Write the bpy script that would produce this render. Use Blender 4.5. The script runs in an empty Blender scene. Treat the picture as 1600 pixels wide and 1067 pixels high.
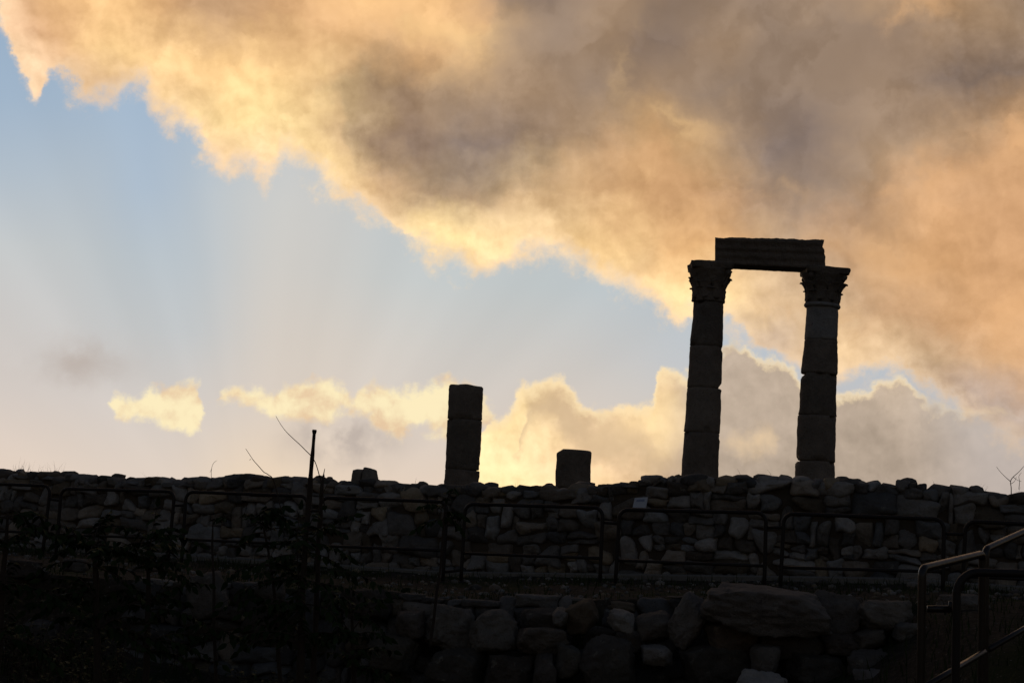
import bpy, bmesh, math, random
import numpy as np
from mathutils import Vector, Matrix, noise
R = math.radians
S = bpy.context.scene
COL = S.collection

# ------------------------------------------------------------------ camera
EYE = Vector((0.0, 0.0, 1.65))
F_PX = 2198.0
PITCH, ROLL = R(7.0), R(2.9)
cam = bpy.data.cameras.new('camera')
cam.sensor_fit = 'HORIZONTAL'; cam.sensor_width = 36.0
cam.lens = 36.0 * F_PX / 1600.0
cam.clip_start = 0.05; cam.clip_end = 9000.0
co = bpy.data.objects.new('camera', cam); COL.objects.link(co)
MROT = Matrix.Rotation(R(90) + PITCH, 3, 'X') @ Matrix.Rotation(ROLL, 3, 'Z')
co.matrix_world = Matrix.Translation(EYE) @ MROT.to_4x4()
S.camera = co

def ray(x, y):
    return MROT @ Vector(((x - 800.0) / F_PX, (533.5 - y) / F_PX, -1.0))
def at(x, y, Y):
    d = ray(x, y); return EYE + d * (Y / d.y)
def on_line(x, y, Y0, s):
    """point of the vertical plane Y = Y0 - s*X seen in direction of (x, y)"""
    d = ray(x, y); return EYE + d * (Y0 / (d.y + s * d.x))
def azel(x, y):
    d = ray(x, y).normalized()
    return math.atan2(d.x, d.y), math.asin(d.z)

# ------------------------------------------------------------------ colour management
S.view_settings.view_transform = 'Standard'
S.view_settings.look = 'None'
S.view_settings.exposure = 0.0
S.view_settings.gamma = 1.0
S.render.engine = 'CYCLES'
S.cycles.use_denoising = True
S.cycles.max_bounces = 6

def lin(c):
    out = []
    for v in c:
        v = v / 255.0
        out.append(v / 12.92 if v <= 0.04045 else ((v + 0.055) / 1.055) ** 2.4)
    return out

# ------------------------------------------------------------------ node helper
class NT:
    def __init__(s, tree): s.t = tree
    def new(s, kind): return s.t.nodes.new(kind)
    def put(s, sock, v):
        if isinstance(v, bpy.types.NodeSocket): s.t.links.new(v, sock)
        elif v is not None:
            if hasattr(sock.default_value, '__len__') and not hasattr(v, '__len__'):
                n = len(sock.default_value); sock.default_value = [v] * n
            elif hasattr(v, '__len__') and len(sock.default_value) == 4 and len(v) == 3:
                sock.default_value = (*v, 1.0)
            else: sock.default_value = v
    def m(s, op, a, b=None, c=None, clamp=False):
        n = s.new('ShaderNodeMath'); n.operation = op; n.use_clamp = clamp
        s.put(n.inputs[0], a); s.put(n.inputs[1], b); s.put(n.inputs[2], c)
        return n.outputs[0]
    def v(s, op, a, b=None, scale=None):
        n = s.new('ShaderNodeVectorMath'); n.operation = op
        s.put(n.inputs[0], a)
        if b is not None: s.put(n.inputs[1], b)
        if scale is not None: s.put(n.inputs['Scale'], scale)
        return n.outputs['Value'] if op in ('DOT_PRODUCT', 'LENGTH') else n.outputs[0]
    def mix(s, f, a, b, mode='MIX'):
        n = s.new('ShaderNodeMix'); n.data_type = 'RGBA'; n.blend_type = mode; n.clamp_factor = True
        s.put(n.inputs[0], f); s.put(n.inputs[6], a); s.put(n.inputs[7], b)
        return n.outputs[2]
    def step(s, x, lo, hi, a=0.0, b=1.0):
        n = s.new('ShaderNodeMapRange'); n.interpolation_type = 'SMOOTHSTEP'
        s.put(n.inputs[0], x); s.put(n.inputs[1], lo); s.put(n.inputs[2], hi); s.put(n.inputs[3], a); s.put(n.inputs[4], b)
        return n.outputs[0]
    def noise(s, vec, scale, detail=4.0, rough=0.5, dist=0.0, lac=2.0):
        n = s.new('ShaderNodeTexNoise'); s.put(n.inputs['Vector'], vec)
        s.put(n.inputs['Scale'], scale); s.put(n.inputs['Detail'], detail)
        s.put(n.inputs['Roughness'], rough); s.put(n.inputs['Distortion'], dist); s.put(n.inputs['Lacunarity'], lac)
        return n
    def curve(s, x, pts):
        n = s.new('ShaderNodeFloatCurve'); c = n.mapping.curves[0]
        pts = sorted(pts)
        c.points[0].location = pts[0]; c.points[1].location = pts[-1]
        for p in pts[1:-1]: c.points.new(*p)
        n.mapping.update(); s.put(n.inputs['Value'], x); return n.outputs[0]
    def ramp(s, x, stops, interp='LINEAR'):
        n = s.new('ShaderNodeValToRGB'); e = n.color_ramp; e.interpolation = interp
        e.elements[0].position = stops[0][0]; e.elements[0].color = (*stops[0][1], 1)
        e.elements[1].position = stops[-1][0]; e.elements[1].color = (*stops[-1][1], 1)
        for p, c in stops[1:-1]:
            q = e.elements.new(p); q.color = (*c, 1)
        s.put(n.inputs[0], x); return n.outputs[0]

# ------------------------------------------------------------------ world: evening sky with lit clouds
W = bpy.data.worlds.new('World'); S.world = W; W.use_nodes = True
W.node_tree.nodes.clear()
n = NT(W.node_tree)
A0, A1, E0, E1 = -0.46, 0.46, -0.03, 0.45      # sector (azimuth, elevation) of the sunset that carries the cloud bank
# colours of the cloud masses and of the clear air, on a coarse chart of the sunset sector; None = no cloud there
PX = [80 * i for i in range(21)]
PY = [0, 70, 140, 210, 280, 350, 420, 490, 560, 630, 700, 770]
PAL = {'Y': (255, 228, 168), 'y': (248, 212, 155), 'P': (253, 219, 180), 'O': (243, 198, 140), 'o': (216, 175, 129),
       'T': (192, 159, 125), 't': (170, 143, 119), 'G': (153, 131, 114), 'g': (140, 121, 110), 'r': (212, 168, 122),
       'p': (208, 182, 155), 'b': (186, 168, 153), 'w': (255, 231, 176), 'v': (174, 158, 147), 'u': (166, 149, 142),
       'k': (230, 200, 158), 's': (202, 178, 147), 'e': (200, 158, 117)}
CLOUD = [
 'PoOoTTrOOogGtGGGtTeTG',
 'PeyyOOOToOTGtgtGGgGtt',
 'PPTyYYYtGtttGtGGGtggg',
 'PPppYYYTGggtToTggGttr',
 'PPPPPPYytGTTToTggTeee',
 'PPPPPPPPYYYYOeeTttoee',
 'YPPPPPPYYYPPYyOsTorre',
 'YYPPPPPYYYPPYkYksTTer',
 'YYYYYPYYYYwkkkbbkksTr',
 'YYYYYYkYYwYskYbbbbbbb',
 'YYYYYYbYwwwPksbbbbuuu',
 'YYYYYYYYwwwYkpbvvuuuu']
AIR = [
 [(0,(150,178,208)),(260,(160,186,212)),(800,(180,200,212)),(1600,(180,198,210))],
 [(0,(158,183,209)),(290,(163,188,214)),(420,(185,200,212)),(800,(190,203,210)),(1600,(180,198,210))],
 [(0,(170,190,210)),(200,(172,192,212)),(290,(165,188,214)),(345,(190,202,210)),(460,(203,207,210)),(1600,(180,198,210))],
 [(0,(188,199,207)),(170,(184,198,210)),(280,(168,190,213)),(335,(196,205,210)),(470,(206,209,209)),(620,(190,202,209)),(1000,(188,201,210)),(1600,(176,196,210))],
 [(0,(196,202,205)),(230,(188,200,208)),(290,(172,192,212)),(335,(198,205,208)),(450,(208,208,206)),(620,(192,203,208)),(850,(188,202,209)),(1200,(178,196,212)),(1600,(180,195,208))],
 [(0,(202,203,204)),(240,(192,201,207)),(300,(184,198,209)),(350,(204,206,206)),(460,(212,208,202)),(700,(200,204,205)),(870,(196,203,206)),(1200,(180,196,211)),(1600,(182,195,208))],
 [(0,(206,204,203)),(280,(200,203,206)),(440,(214,209,202)),(700,(206,206,204)),(900,(204,203,201)),(1150,(186,197,208)),(1360,(184,196,208)),(1600,(190,196,202))],
 [(0,(213,207,203)),(280,(208,206,204)),(440,(218,210,201)),(700,(210,207,203)),(900,(210,205,198)),(1200,(192,196,202)),(1600,(196,196,198))],
 [(0,(222,211,202)),(280,(217,210,203)),(420,(229,214,198)),(620,(218,208,200)),(760,(222,210,200)),(1000,(214,205,195)),(1600,(190,185,185))],
 [(0,(228,213,198)),(280,(222,211,201)),(400,(236,218,192)),(620,(226,212,198)),(760,(230,214,196)),(1000,(220,206,190)),(1600,(180,175,175))]]
AIRY = [0, 140, 240, 330, 420, 500, 570, 630, 700, 760]
NS, NR = 24, 14
def inv(az, el):
    d = Vector((math.sin(az) * math.cos(el), math.cos(az) * math.cos(el), math.sin(el)))
    q = MROT.transposed() @ d
    return 800 + F_PX * q.x / -q.z, 533.5 - F_PX * q.y / -q.z
def bil(x, y, grid, xs, ys):
    x = min(max(x, xs[0]), xs[-1]); y = min(max(y, ys[0]), ys[-1])
    i = min(int(np.searchsorted(xs, x, 'right')) - 1, len(xs) - 2); j = min(int(np.searchsorted(ys, y, 'right')) - 1, len(ys) - 2)
    fx = (x - xs[i]) / (xs[i+1] - xs[i]); fy = (y - ys[j]) / (ys[j+1] - ys[j])
    g = lambda a, b: np.array(grid[a][b])
    return (g(j,i)*(1-fx) + g(j,i+1)*fx)*(1-fy) + (g(j+1,i)*(1-fx) + g(j+1,i+1)*fx)*fy
cg = [[PAL[ch] for ch in row] for row in CLOUD]
ag = []
for row in AIR:
    xs = [p for p, _ in row]
    ag.append([[float(np.interp(x, xs, [c[k] for _, c in row])) * (1.010, 0.985, 0.964)[k] for k in range(3)] for x in PX])

tc = n.new('ShaderNodeTexCoord'); DIR = n.v('NORMALIZE', tc.outputs['Generated'])
def az_el(vec):
    sp = n.new('ShaderNodeSeparateXYZ'); n.put(sp.inputs[0], vec)
    a = n.m('ARCTAN2', sp.outputs[0], sp.outputs[1]); e = n.m('ARCSINE', sp.outputs[2])
    return a, e
AZ, EL = az_el(DIR)
def U(a): return n.m('MULTIPLY_ADD', a, 1/(A1-A0), -A0/(A1-A0), clamp=True)
def V(e): return n.m('MULTIPLY_ADD', e, 1/(E1-E0), -E0/(E1-E0), clamp=True)
# turbulence that frays outlines: a slow billow, a middle one and fine wisps
w1 = n.noise(DIR, 9.0, 2.0, 0.5).outputs['Color']
w2 = n.noise(DIR, 34.0, 7.0, 0.57).outputs['Color']
off1 = n.v('SCALE', n.v('SUBTRACT', w1, (0.5,)*3), scale=0.05)
off2 = n.v('SCALE', n.v('SUBTRACT', w2, (0.5,)*3), scale=0.034)
DW = n.v('ADD', DIR, off2)                       # for outlines
DC = n.v('ADD', n.v('ADD', DIR, off1), n.v('SCALE', n.v('SUBTRACT', w2, (0.5,)*3), scale=0.045))   # for colours
AZw, ELw = az_el(n.v('NORMALIZE', DW)); AZc, ELc = az_el(n.v('NORMALIZE', DC))
Uw, Vw, Uc, Vc = U(AZw), V(ELw), U(AZc), V(ELc)

def chart(grid, xs, ys, u, v, ns=NS, nr=NR, interp='CARDINAL'):
    out = None
    for r in range(nr):
        el = E0 + (E1 - E0) * r / (nr - 1)
        stops = []
        for k in range(ns):
            az = A0 + (A1 - A0) * k / (ns - 1)
            c = bil(*inv(az, el), grid, xs, ys)
            stops.append((k / (ns - 1), lin(c)))
        row = n.ramp(u, stops, interp)
        if out is None: out = row
        else:
            f = n.m('MULTIPLY_ADD', v, nr - 1, -(r - 1), clamp=True)
            out = n.mix(f, out, row)
    return out
air = chart(ag, PX, AIRY, U(AZ), V(EL), 24, 11)
# crepuscular rays fan out from the hidden sun
ra, re_ = azel(395, 950)
ang = n.m('ARCTAN2', n.m('SUBTRACT', AZ, ra), n.m('SUBTRACT', EL, re_))
cv = n.new('ShaderNodeCombineXYZ'); n.put(cv.inputs[0], ang)
rays = n.noise(cv.outputs[0], 3.6, 2, 0.45).outputs['Fac']
rayg = n.m('ADD', n.m('MULTIPLY', n.m('SUBTRACT', rays, 0.5), n.step(EL, azel(400, 780)[1], azel(400, 560)[1], 0.06, 0.27)), 1.0)
air = n.v('SCALE', air, scale=rayg)
cloudc = chart(cg, PX, PY, Uc, Vc)

def line(pts, u=None):
    q = []
    for x, y in pts:
        a, e = azel(x, y); q.append(((a - A0)/(A1-A0), (e - E0)/(E1-E0)))
    return n.curve(u if u is not None else Uw, q)
VS = (E1 - E0)
fine = n.noise(DIR, 120.0, 5.0, 0.6).outputs['Fac']
fineS = n.m('MULTIPLY_ADD', fine, 0.030, -0.015)
# the great cloud bank: everything above this edge
EDGE = [(-260,-260),(-60,-120),(6,30),(20,85),(34,128),(44,146),(62,138),(85,118),(112,124),(150,148),(190,142),(225,125),(245,165),(300,205),(335,262),(380,255),(415,285),(432,262),(450,240),(500,275),(560,318),(610,345),(680,398),(710,408),(760,418),(830,395),(900,408),(960,440),(1010,470),(1050,500),(1085,490),(1140,505),(1200,550),(1250,578),(1300,592),(1350,580),(1400,570),(1450,600),(1500,640),(1600,700),(1700,760)]
edge = line(EDGE)
sBig = n.m('ADD', n.m('SUBTRACT', Vw, edge), fineS)
sft = n.step(n.noise(DIR, 14.0, 3, 0.5).outputs['Fac'], 0.35, 0.65, 0.010, 0.035)
mBig = n.step(sBig, n.m('MULTIPLY', sft, -0.6), sft)
# wisps hanging off it
# the lower cumulus: everything below this edge
LOW = [(-200,1000),(640,900),(725,800),(752,700),(768,650),(790,632),(812,608),(830,600),(852,590),(876,588),(892,602),(910,618),(935,640),(960,632),(1000,630),(1020,628),(1032,590),(1050,572),(1075,578),(1100,560),(1125,545),(1140,533),(1158,533),(1175,548),(1205,568),(1238,580),(1262,600),(1300,620),(1345,615),(1368,600),(1388,592),(1405,584),(1420,592),(1432,612),(1480,640),(1560,640),(1800,650)]
low = line(LOW)
sLow = n.m('ADD', n.m('SUBTRACT', low, Vw), n.m('MULTIPLY', fineS, 0.8))
mLow = n.step(sLow, -0.006, 0.012)
# cloudlets: between an upper and a lower edge
def islet(top, bot, soft=0.008):
    t, b = line(top), line(bot)
    d = n.m('MINIMUM', n.m('SUBTRACT', t, Vw), n.m('SUBTRACT', Vw, b))
    return n.step(n.m('ADD', n.m('ADD', d, 0.004), n.m('MULTIPLY', fineS, 0.9)), -soft, soft * 1.4)
m1 = islet([(-100,900),(172,640),(182,626),(215,624),(240,612),(265,606),(300,604),(316,612),(322,640),(400,900)],
           [(-100,600),(172,630),(184,658),(215,652),(250,655),(280,664),(300,668),(316,650),(324,640),(400,560)])
m2 = islet([(240,900),(345,626),(360,618),(400,610),(440,600),(480,596),(520,598),(545,606),(556,622),(575,608),(630,612),(680,606),(702,600),(730,606),(760,640),(900,900)],
           [(240,560),(345,628),(362,634),(400,640),(440,650),(480,652),(520,646),(550,634),(562,638),(590,662),(616,680),(630,668),(660,672),(700,678),(760,660),(900,600)], 0.009)
mY = n.m('MAXIMUM', m1, m2)
# thin grey wisps
def wisp(x, y, rx, ry, amp):
    a, e = azel(x, y)
    k = F_PX
    dx = n.m('MULTIPLY', n.m('SUBTRACT', AZw, a), k / rx); dy = n.m('MULTIPLY', n.m('SUBTRACT', ELw, e), k / ry)
    r2 = n.m('ADD', n.m('MULTIPLY', dx, dx), n.m('MULTIPLY', dy, dy))
    g = n.m('EXPONENT', n.m('MULTIPLY', r2, -1.0))
    return n.m('MULTIPLY', n.m('MULTIPLY', g, amp), n.step(n.noise(DIR, 30.0, 5, 0.55).outputs['Fac'], 0.3, 0.62))
wis = n.m('ADD', wisp(125, 562, 64, 30, 0.95), n.m('ADD', wisp(532, 686, 66, 36, 1.5), wisp(508, 662, 40, 20, 0.35)), clamp=True)

# relief of the billows: noise taken a step away towards the sun is compared with noise here
SUNAZ, SUNEL = azel(520, 930)
sunv = Vector((math.sin(SUNAZ)*math.cos(SUNEL), math.cos(SUNAZ)*math.cos(SUNEL), math.sin(SUNEL)))
def relief(scale, det, rough, eps, src=None):
    src = src if src is not None else DIR
    a = n.noise(src, scale, det, rough, 0.3).outputs['Fac']
    b = n.noise(n.v('ADD', src, (sunv.x*eps - 0.002, 0, sunv.z*eps - eps)), scale, det, rough, 0.3).outputs['Fac']
    return n.m('SUBTRACT', a, b)
rA = relief(9.0, 3, 0.48, 0.024)
rB = relief(38.0, 6, 0.55, 0.007)
rC = relief(80.0, 5, 0.58, 0.0032)
lit = n.step(sBig, 0.42, 0.05, 0.0, 1.0)
lit = n.m('MAXIMUM', lit, n.m('MULTIPLY', n.step(sLow, 0.0, 0.02), 0.7))
lit = n.m('MAXIMUM', lit, n.m('MULTIPLY', n.step(AZ, azel(1320, 300)[0], azel(1480, 300)[0]), 0.8))
lum = n.m('ADD', n.m('MULTIPLY', rA, 0.55), n.m('MULTIPLY', rB, n.m('MULTIPLY_ADD', lit, 0.46, 0.10)))
lum = n.m('ADD', lum, n.m('MULTIPLY', rC, n.m('MULTIPLY', lit, 0.25)))
soft = n.noise(DIR, 5.0, 4, 0.5).outputs['Fac']
lum = n.m('ADD', lum, n.m('MULTIPLY_ADD', soft, 0.14, -0.07))
# the shaded heart of the bank, bounded by its own billowing outline
dt_ = line([(380,400),(500,150),(535,112),(570,82),(600,76),(660,92),(700,70),(740,64),(775,20),(830,-60),(1700,-300)], U(n.m('ADD', n.m('MULTIPLY', AZw, 0.5), n.m('MULTIPLY', AZc, 0.5))))
db_ = line([(380,0),(500,150),(532,165),(545,225),(575,258),(610,272),(640,292),(680,300),(700,308),(740,300),(762,314),(810,290),(860,264),(880,245),(910,238),(960,228),(1000,236),(1030,222),(1060,255),(1120,266),(1180,300),(1230,326),(1290,332),(1340,308),(1380,280),(1400,262),(1440,268),(1470,248),(1500,238),(1540,215),(1600,190),(1700,150)])
Vm = V(n.m('ADD', n.m('MULTIPLY', ELw, 0.6), n.m('MULTIPLY', ELc, 0.4)))
dcore = n.m('MINIMUM', n.m('SUBTRACT', dt_, Vm), n.m('SUBTRACT', Vm, db_))
core = n.step(n.m('ADD', dcore, n.m('MULTIPLY', fineS, 1.2)), -0.028, 0.04)
for sc_, am_, lo_, hi_ in ((7.5, 0.13, 0.46, 0.54), (17.0, 0.08, 0.45, 0.55)):
    tn = n.noise(DC, sc_, 5, 0.5, 0.4).outputs['Fac']
    lum = n.m('ADD', lum, n.m('MULTIPLY', n.m('SUBTRACT', n.step(tn, lo_, hi_), 0.5), am_))
gain = n.m('ADD', n.m('ADD', lum, 1.06), n.m('MULTIPLY', core, -0.115))
gv = n.new('ShaderNodeCombineXYZ'); n.put(gv.inputs[0], gain)
n.put(gv.inputs[1], n.m('POWER', gain, 1.15)); n.put(gv.inputs[2], n.m('POWER', gain, 1.35))
cl = n.v('MULTIPLY', cloudc, gv.outputs[0])
warm = n.mix(core, (1.045, 0.98, 0.925), (1.0, 1.0, 0.98))
cl = n.v('MULTIPLY', cl, warm)
# rim light where the edge of a cloud is thin
rimB = n.m('MULTIPLY', n.step(sBig, 0.0, 0.035, 1, 0), 0.42)
rimL = n.m('MULTIPLY', n.step(sLow, 0.002, n.step(AZ, azel(1000,600)[0], azel(1120,600)[0], 0.034, 0.017), 1, 0), 0.95)
rimcB = lin((254, 221, 182)); rimcL = lin((255, 229, 182))
big = n.mix(rimB, cl, rimcB)
greyL = n.v('SCALE', tuple(lin((190, 172, 153))), scale=n.m('MULTIPLY_ADD', gain, 0.8, 0.15))
lowbase = n.mix(n.step(AZ, azel(1010, 640)[0], azel(1140, 640)[0], 0.0, 0.85), cl, greyL)
shade = islet([(600,1000),(800,740),(822,650),(846,618),(880,612),(905,634),(925,664),(965,668),(1010,690),(1060,712),(1200,900)],[(600,600),(800,700),(830,660),(860,652),(885,690),(930,712),(1000,730),(1060,742),(1200,600)], 0.022)
lowbase = n.mix(n.m('MULTIPLY', shade, 0.7), lowbase, lin((206, 178, 143)))
lowc = n.mix(n.m('MULTIPLY', rimL, n.step(n.noise(DIR, 26.0, 3, 0.5).outputs['Fac'], 0.30, 0.5)), lowbase, rimcL)
yel = n.mix(n.step(n.m('ADD', n.noise(DIR, 24, 6, 0.6).outputs['Fac'], n.m('MULTIPLY', rB, -1.2)), 0.32, 0.80), lin((255, 238, 192)), lin((232, 200, 162)))
ax, ex = azel(468, 606)
sky = n.mix(n.m('MULTIPLY', wis, 0.8), air, lin((184, 171, 162)))
sky = n.mix(n.m('MULTIPLY', mY, 0.95), sky, yel)
veil = n.m('MULTIPLY', n.step(n.m('ADD', sBig, n.m('MULTIPLY_ADD', n.noise(DIR, 48.0, 7, 0.68).outputs['Fac'], 0.14, -0.07)), -0.03, 0.035), 0.8)
sky = n.mix(veil, sky, n.mix(0.35, rimcB, cl))
def glow(x, y, rx, ry, amp, deg=0.0):
    a_, e_ = azel(x, y); dx = n.m('SUBTRACT', AZw, a_); dy = n.m('SUBTRACT', ELw, e_); c_, s_ = math.cos(R(deg)), math.sin(R(deg))
    u = n.m('MULTIPLY', n.m('ADD', n.m('MULTIPLY', dx, c_), n.m('MULTIPLY', dy, s_)), F_PX/rx)
    v = n.m('MULTIPLY', n.m('SUBTRACT', n.m('MULTIPLY', dy, c_), n.m('MULTIPLY', dx, s_)), F_PX/ry)
    return n.m('MULTIPLY', n.m('EXPONENT', n.m('MULTIPLY', n.m('ADD', n.m('MULTIPLY', u, u), n.m('MULTIPLY', v, v)), -1.0)), amp)
gl = None
for q_ in ((1062,198,58,24,.85,-20),(1432,18,62,24,.95,0),(1565,240,70,26,1.0,25),(1430,290,50,34,.8,20),(1190,296,70,16,.8,-8),(960,300,70,24,.75,10),(720,60,60,22,.8,-10),(985,95,22,50,.55,0),(1250,385,70,30,.6,-20),(1410,400,60,36,.8,-10),(1560,480,60,60,.6,0),(1290,500,80,26,.55,-15),(620,40,50,24,.7,10)):
    g_ = glow(*q_); gl = g_ if gl is None else n.m('ADD', gl, g_)
gl = n.m('MULTIPLY', n.m('MINIMUM', gl, 1.0), n.step(n.noise(DW, 17.0, 6, 0.55).outputs['Fac'], 0.40, 0.60))
big = n.mix(n.m('MULTIPLY', gl, 0.62), big, n.mix(n.step(AZ, azel(900,200)[0], azel(1500,200)[0]), lin((250, 208, 148)), lin((232, 180, 128))))
sky = n.mix(mBig, sky, big)
# low cumulus in front of the bank on the right, fading into it
mLowF = n.m('MULTIPLY', mLow, n.step(AZ, azel(1400, 600)[0], azel(1560, 600)[0], 1.0, 0.35))
sky = n.mix(mLowF, sky, lowc)
puff = islet([(900,900),(1132,690),(1142,676),(1160,682),(1180,672),(1200,675),(1214,690),(1300,900)],[(900,500),(1132,684),(1150,694),(1180,700),(1205,698),(1216,688),(1300,500)], 0.02)
sky = n.mix(n.m('MULTIPLY', puff, 0.62), sky, lin((240, 208, 164)))
puff2 = islet([(700,900),(925,690),(945,668),(980,660),(1010,645),(1050,640),(1068,660),(1150,900)],[(700,500),(925,684),(960,690),(1000,684),(1050,690),(1070,668),(1150,500)], 0.03)
sky = n.mix(n.m('MULTIPLY', puff2, 0.38), sky, lin((252, 220, 172)))
# the rest of the sky: physical sky at dusk, dim away from the sunset, with the dark bank overhead
nis = n.new('ShaderNodeTexSky'); nis.sky_type = 'NISHITA'; nis.sun_disc = False
nis.sun_elevation = R(1.5); nis.sun_rotation = SUNAZ
nis.air_density = 1.0; nis.dust_density = 1.5; nis.ozone_density = 2.0
far = n.v('MULTIPLY', nis.outputs[0], (0.160, 0.115, 0.104))
fwd = n.v('DOT_PRODUCT', DIR, (0.0, math.cos(R(8)), math.sin(R(8))))
sector = n.step(fwd, 0.82, 0.905)
sky = n.mix(sector, far, sky)
bg = n.new('ShaderNodeBackground'); n.put(bg.inputs[0], sky); n.put(bg.inputs[1], 1.0)
wo = n.new('ShaderNodeOutputWorld'); n.t.links.new(bg.outputs[0], wo.inputs[0])
W.cycles.sampling_method = 'MANUAL'; W.cycles.sample_map_resolution = 512

# ------------------------------------------------------------------ sun: low behind the ridge
sl = bpy.data.lights.new('sun', 'SUN'); sl.energy = 0.25; sl.angle = R(2.0); sl.color = (1.0, 0.72, 0.45)
so = bpy.data.objects.new('sun', sl); COL.objects.link(so)
SUND = Vector((math.sin(SUNAZ), math.cos(SUNAZ), math.tan(R(1.5))))
so.rotation_euler = SUND.to_track_quat('Z', 'Y').to_euler()
so.location = (0, 0, 30)
# ------------------------------------------------------------------ helpers
def rnd(seed): return random.Random(seed)
def nz(p, s=1.0, seed=0.0): return noise.noise(Vector((p[0]*s + seed, p[1]*s + seed*1.7, p[2]*s - seed*0.6)))
def fb(p, s=1.0, seed=0.0, o=4):
    return noise.fractal(Vector((p[0]*s + seed, p[1]*s + seed*1.7, p[2]*s - seed*0.6)), 0.9, 2.1, o)
def tag(o, label=None, cat=None, group=None, kind=None):
    if label: o['label'] = label
    if cat: o['category'] = cat
    if group: o['group'] = group
    if kind or cat: o['kind'] = kind or 'thing'
    return o
def empty(name, loc, rz=0.0):
    o = bpy.data.objects.new(name, None); COL.objects.link(o); o.location = loc; o.rotation_euler = (0, 0, rz)
    o.empty_display_size = 0.2
    return o
class MB:
    """collects vertices (world coordinates), faces and a tint per vertex"""
    def __init__(s): s.v = []; s.f = []; s.c = []
    def add(s, vs, fs, tint=(0.3, 0.28, 0.25)):
        b = len(s.v); s.v += [tuple(p) for p in vs]; s.f += [tuple(i + b for i in f) for f in fs]
        s.c += [tint] * len(vs)
    def build(s, name, mat, parent=None, origin=None, smooth=True):
        o0 = Vector(origin) if origin is not None else (parent.location.copy() if parent is not None and parent.parent is None else Vector((0, 0, 0)))
        if parent is not None and parent.parent is not None: o0 = parent.parent.location.copy()
        me = bpy.data.meshes.new(name)
        me.from_pydata([(x - o0.x, y - o0.y, z - o0.z) for x, y, z in s.v], [], s.f)
        if s.c:
            ca = me.color_attributes.new('tint', 'FLOAT_COLOR', 'POINT')
            ca.data.foreach_set('color', np.array([(c[0], c[1], c[2], 1.0) for c in s.c], dtype=np.float32).ravel())
        if smooth: me.polygons.foreach_set('use_smooth', [True] * len(me.polygons))
        me.materials.append(mat); me.update()
        o = bpy.data.objects.new(name, me); COL.objects.link(o)
        if parent is not None: o.parent = parent
        else: o.location = o0
        return o

def tube(mb, pts, rad, seg=12, tint=(0.3,)*3, cap=True):
    pts = [Vector(p) for p in pts]; n_ = len(pts)
    if not hasattr(rad, '__len__'): rad = [rad] * n_
    t0 = (pts[1] - pts[0]).normalized()
    nv = t0.orthogonal().normalized(); rings = []
    for i, p in enumerate(pts):
        t = (pts[min(i+1, n_-1)] - pts[max(i-1, 0)]).normalized()
        nv = (nv - t * nv.dot(t)).normalized(); bv = t.cross(nv)
        rings.append([p + (nv * math.cos(a) + bv * math.sin(a)) * rad[i] for a in (2*math.pi*k/seg for k in range(seg))])
    vs = [q for r in rings for q in r]; fs = []
    for i in range(n_ - 1):
        for k in range(seg):
            a = i*seg + k; b = i*seg + (k+1) % seg
            fs.append((a, b, b + seg, a + seg))
    if cap:
        fs.append(tuple(range(seg))[::-1]); fs.append(tuple((n_-1)*seg + k for k in range(seg)))
    mb.add(vs, fs, tint)

_ico = {}
def ico(sub):
    if sub not in _ico:
        bm = bmesh.new(); bmesh.ops.create_icosphere(bm, subdivisions=sub, radius=1.0)
        bm.verts.ensure_lookup_table()
        _ico[sub] = ([v.co.copy() for v in bm.verts], [tuple(v.index for v in f.verts) for f in bm.faces]); bm.free()
    return _ico[sub]
def rock(mb, c, dims, seed, sub=3, rough=0.05, tint=(0.3, 0.28, 0.25), boxy=0.0, tilt=0.0, rz=0.0, nplanes=13):
    """a broken stone: sphere cut by random planes, edges worn, surface pitted"""
    rg = rnd(seed); V0, F0 = ico(sub); pl = []
    for k in range(nplanes):
        d = Vector((rg.gauss(0,1), rg.gauss(0,1), rg.gauss(0,1))).normalized(); pl.append((d, rg.uniform(0.68, 0.95)))
    for ax_ in ((1,0,0),(-1,0,0),(0,1,0),(0,-1,0),(0,0,1),(0,0,-1)):
        d = (Vector(ax_) + Vector((rg.uniform(-.25,.25), rg.uniform(-.25,.25), rg.uniform(-.22,.22)))).normalized()
        pl.append((d, rg.uniform(0.72, 0.82) - 0.12*boxy))
    M = Matrix.Rotation(rz, 3, 'Z') @ Matrix.Rotation(tilt, 3, 'Y')
    vs = []; mx = [0,0,0]
    for d in V0:
        acc = 1.0
        r = 1.15
        for q, h in pl:
            dt = d.dot(q)
            if dt > 0.15: r = min(r, h / dt)
        # worn edges: blend a little with the sphere
        r = r * 0.93 + 0.07 * 0.9
        p = d * r
        r2 = 1 + rough * (fb(p, 1.6, seed * 0.37, 5) + 0.5 * fb(p, 6.0, seed * 0.37, 4) - 0.6 * max(0, 0.22 - abs(nz(p, 2.3, seed * 0.7))))
        p = p * r2; vs.append(p)
        for k in range(3): mx[k] = max(mx[k], abs(p[k]))
    out = []
    for p in vs:
        q = Vector((p[0]/mx[0]*dims[0], p[1]/mx[1]*dims[1], p[2]/mx[2]*dims[2]))
        out.append(Vector(c) + M @ q)
    mb.add(out, F0, tint)

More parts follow.
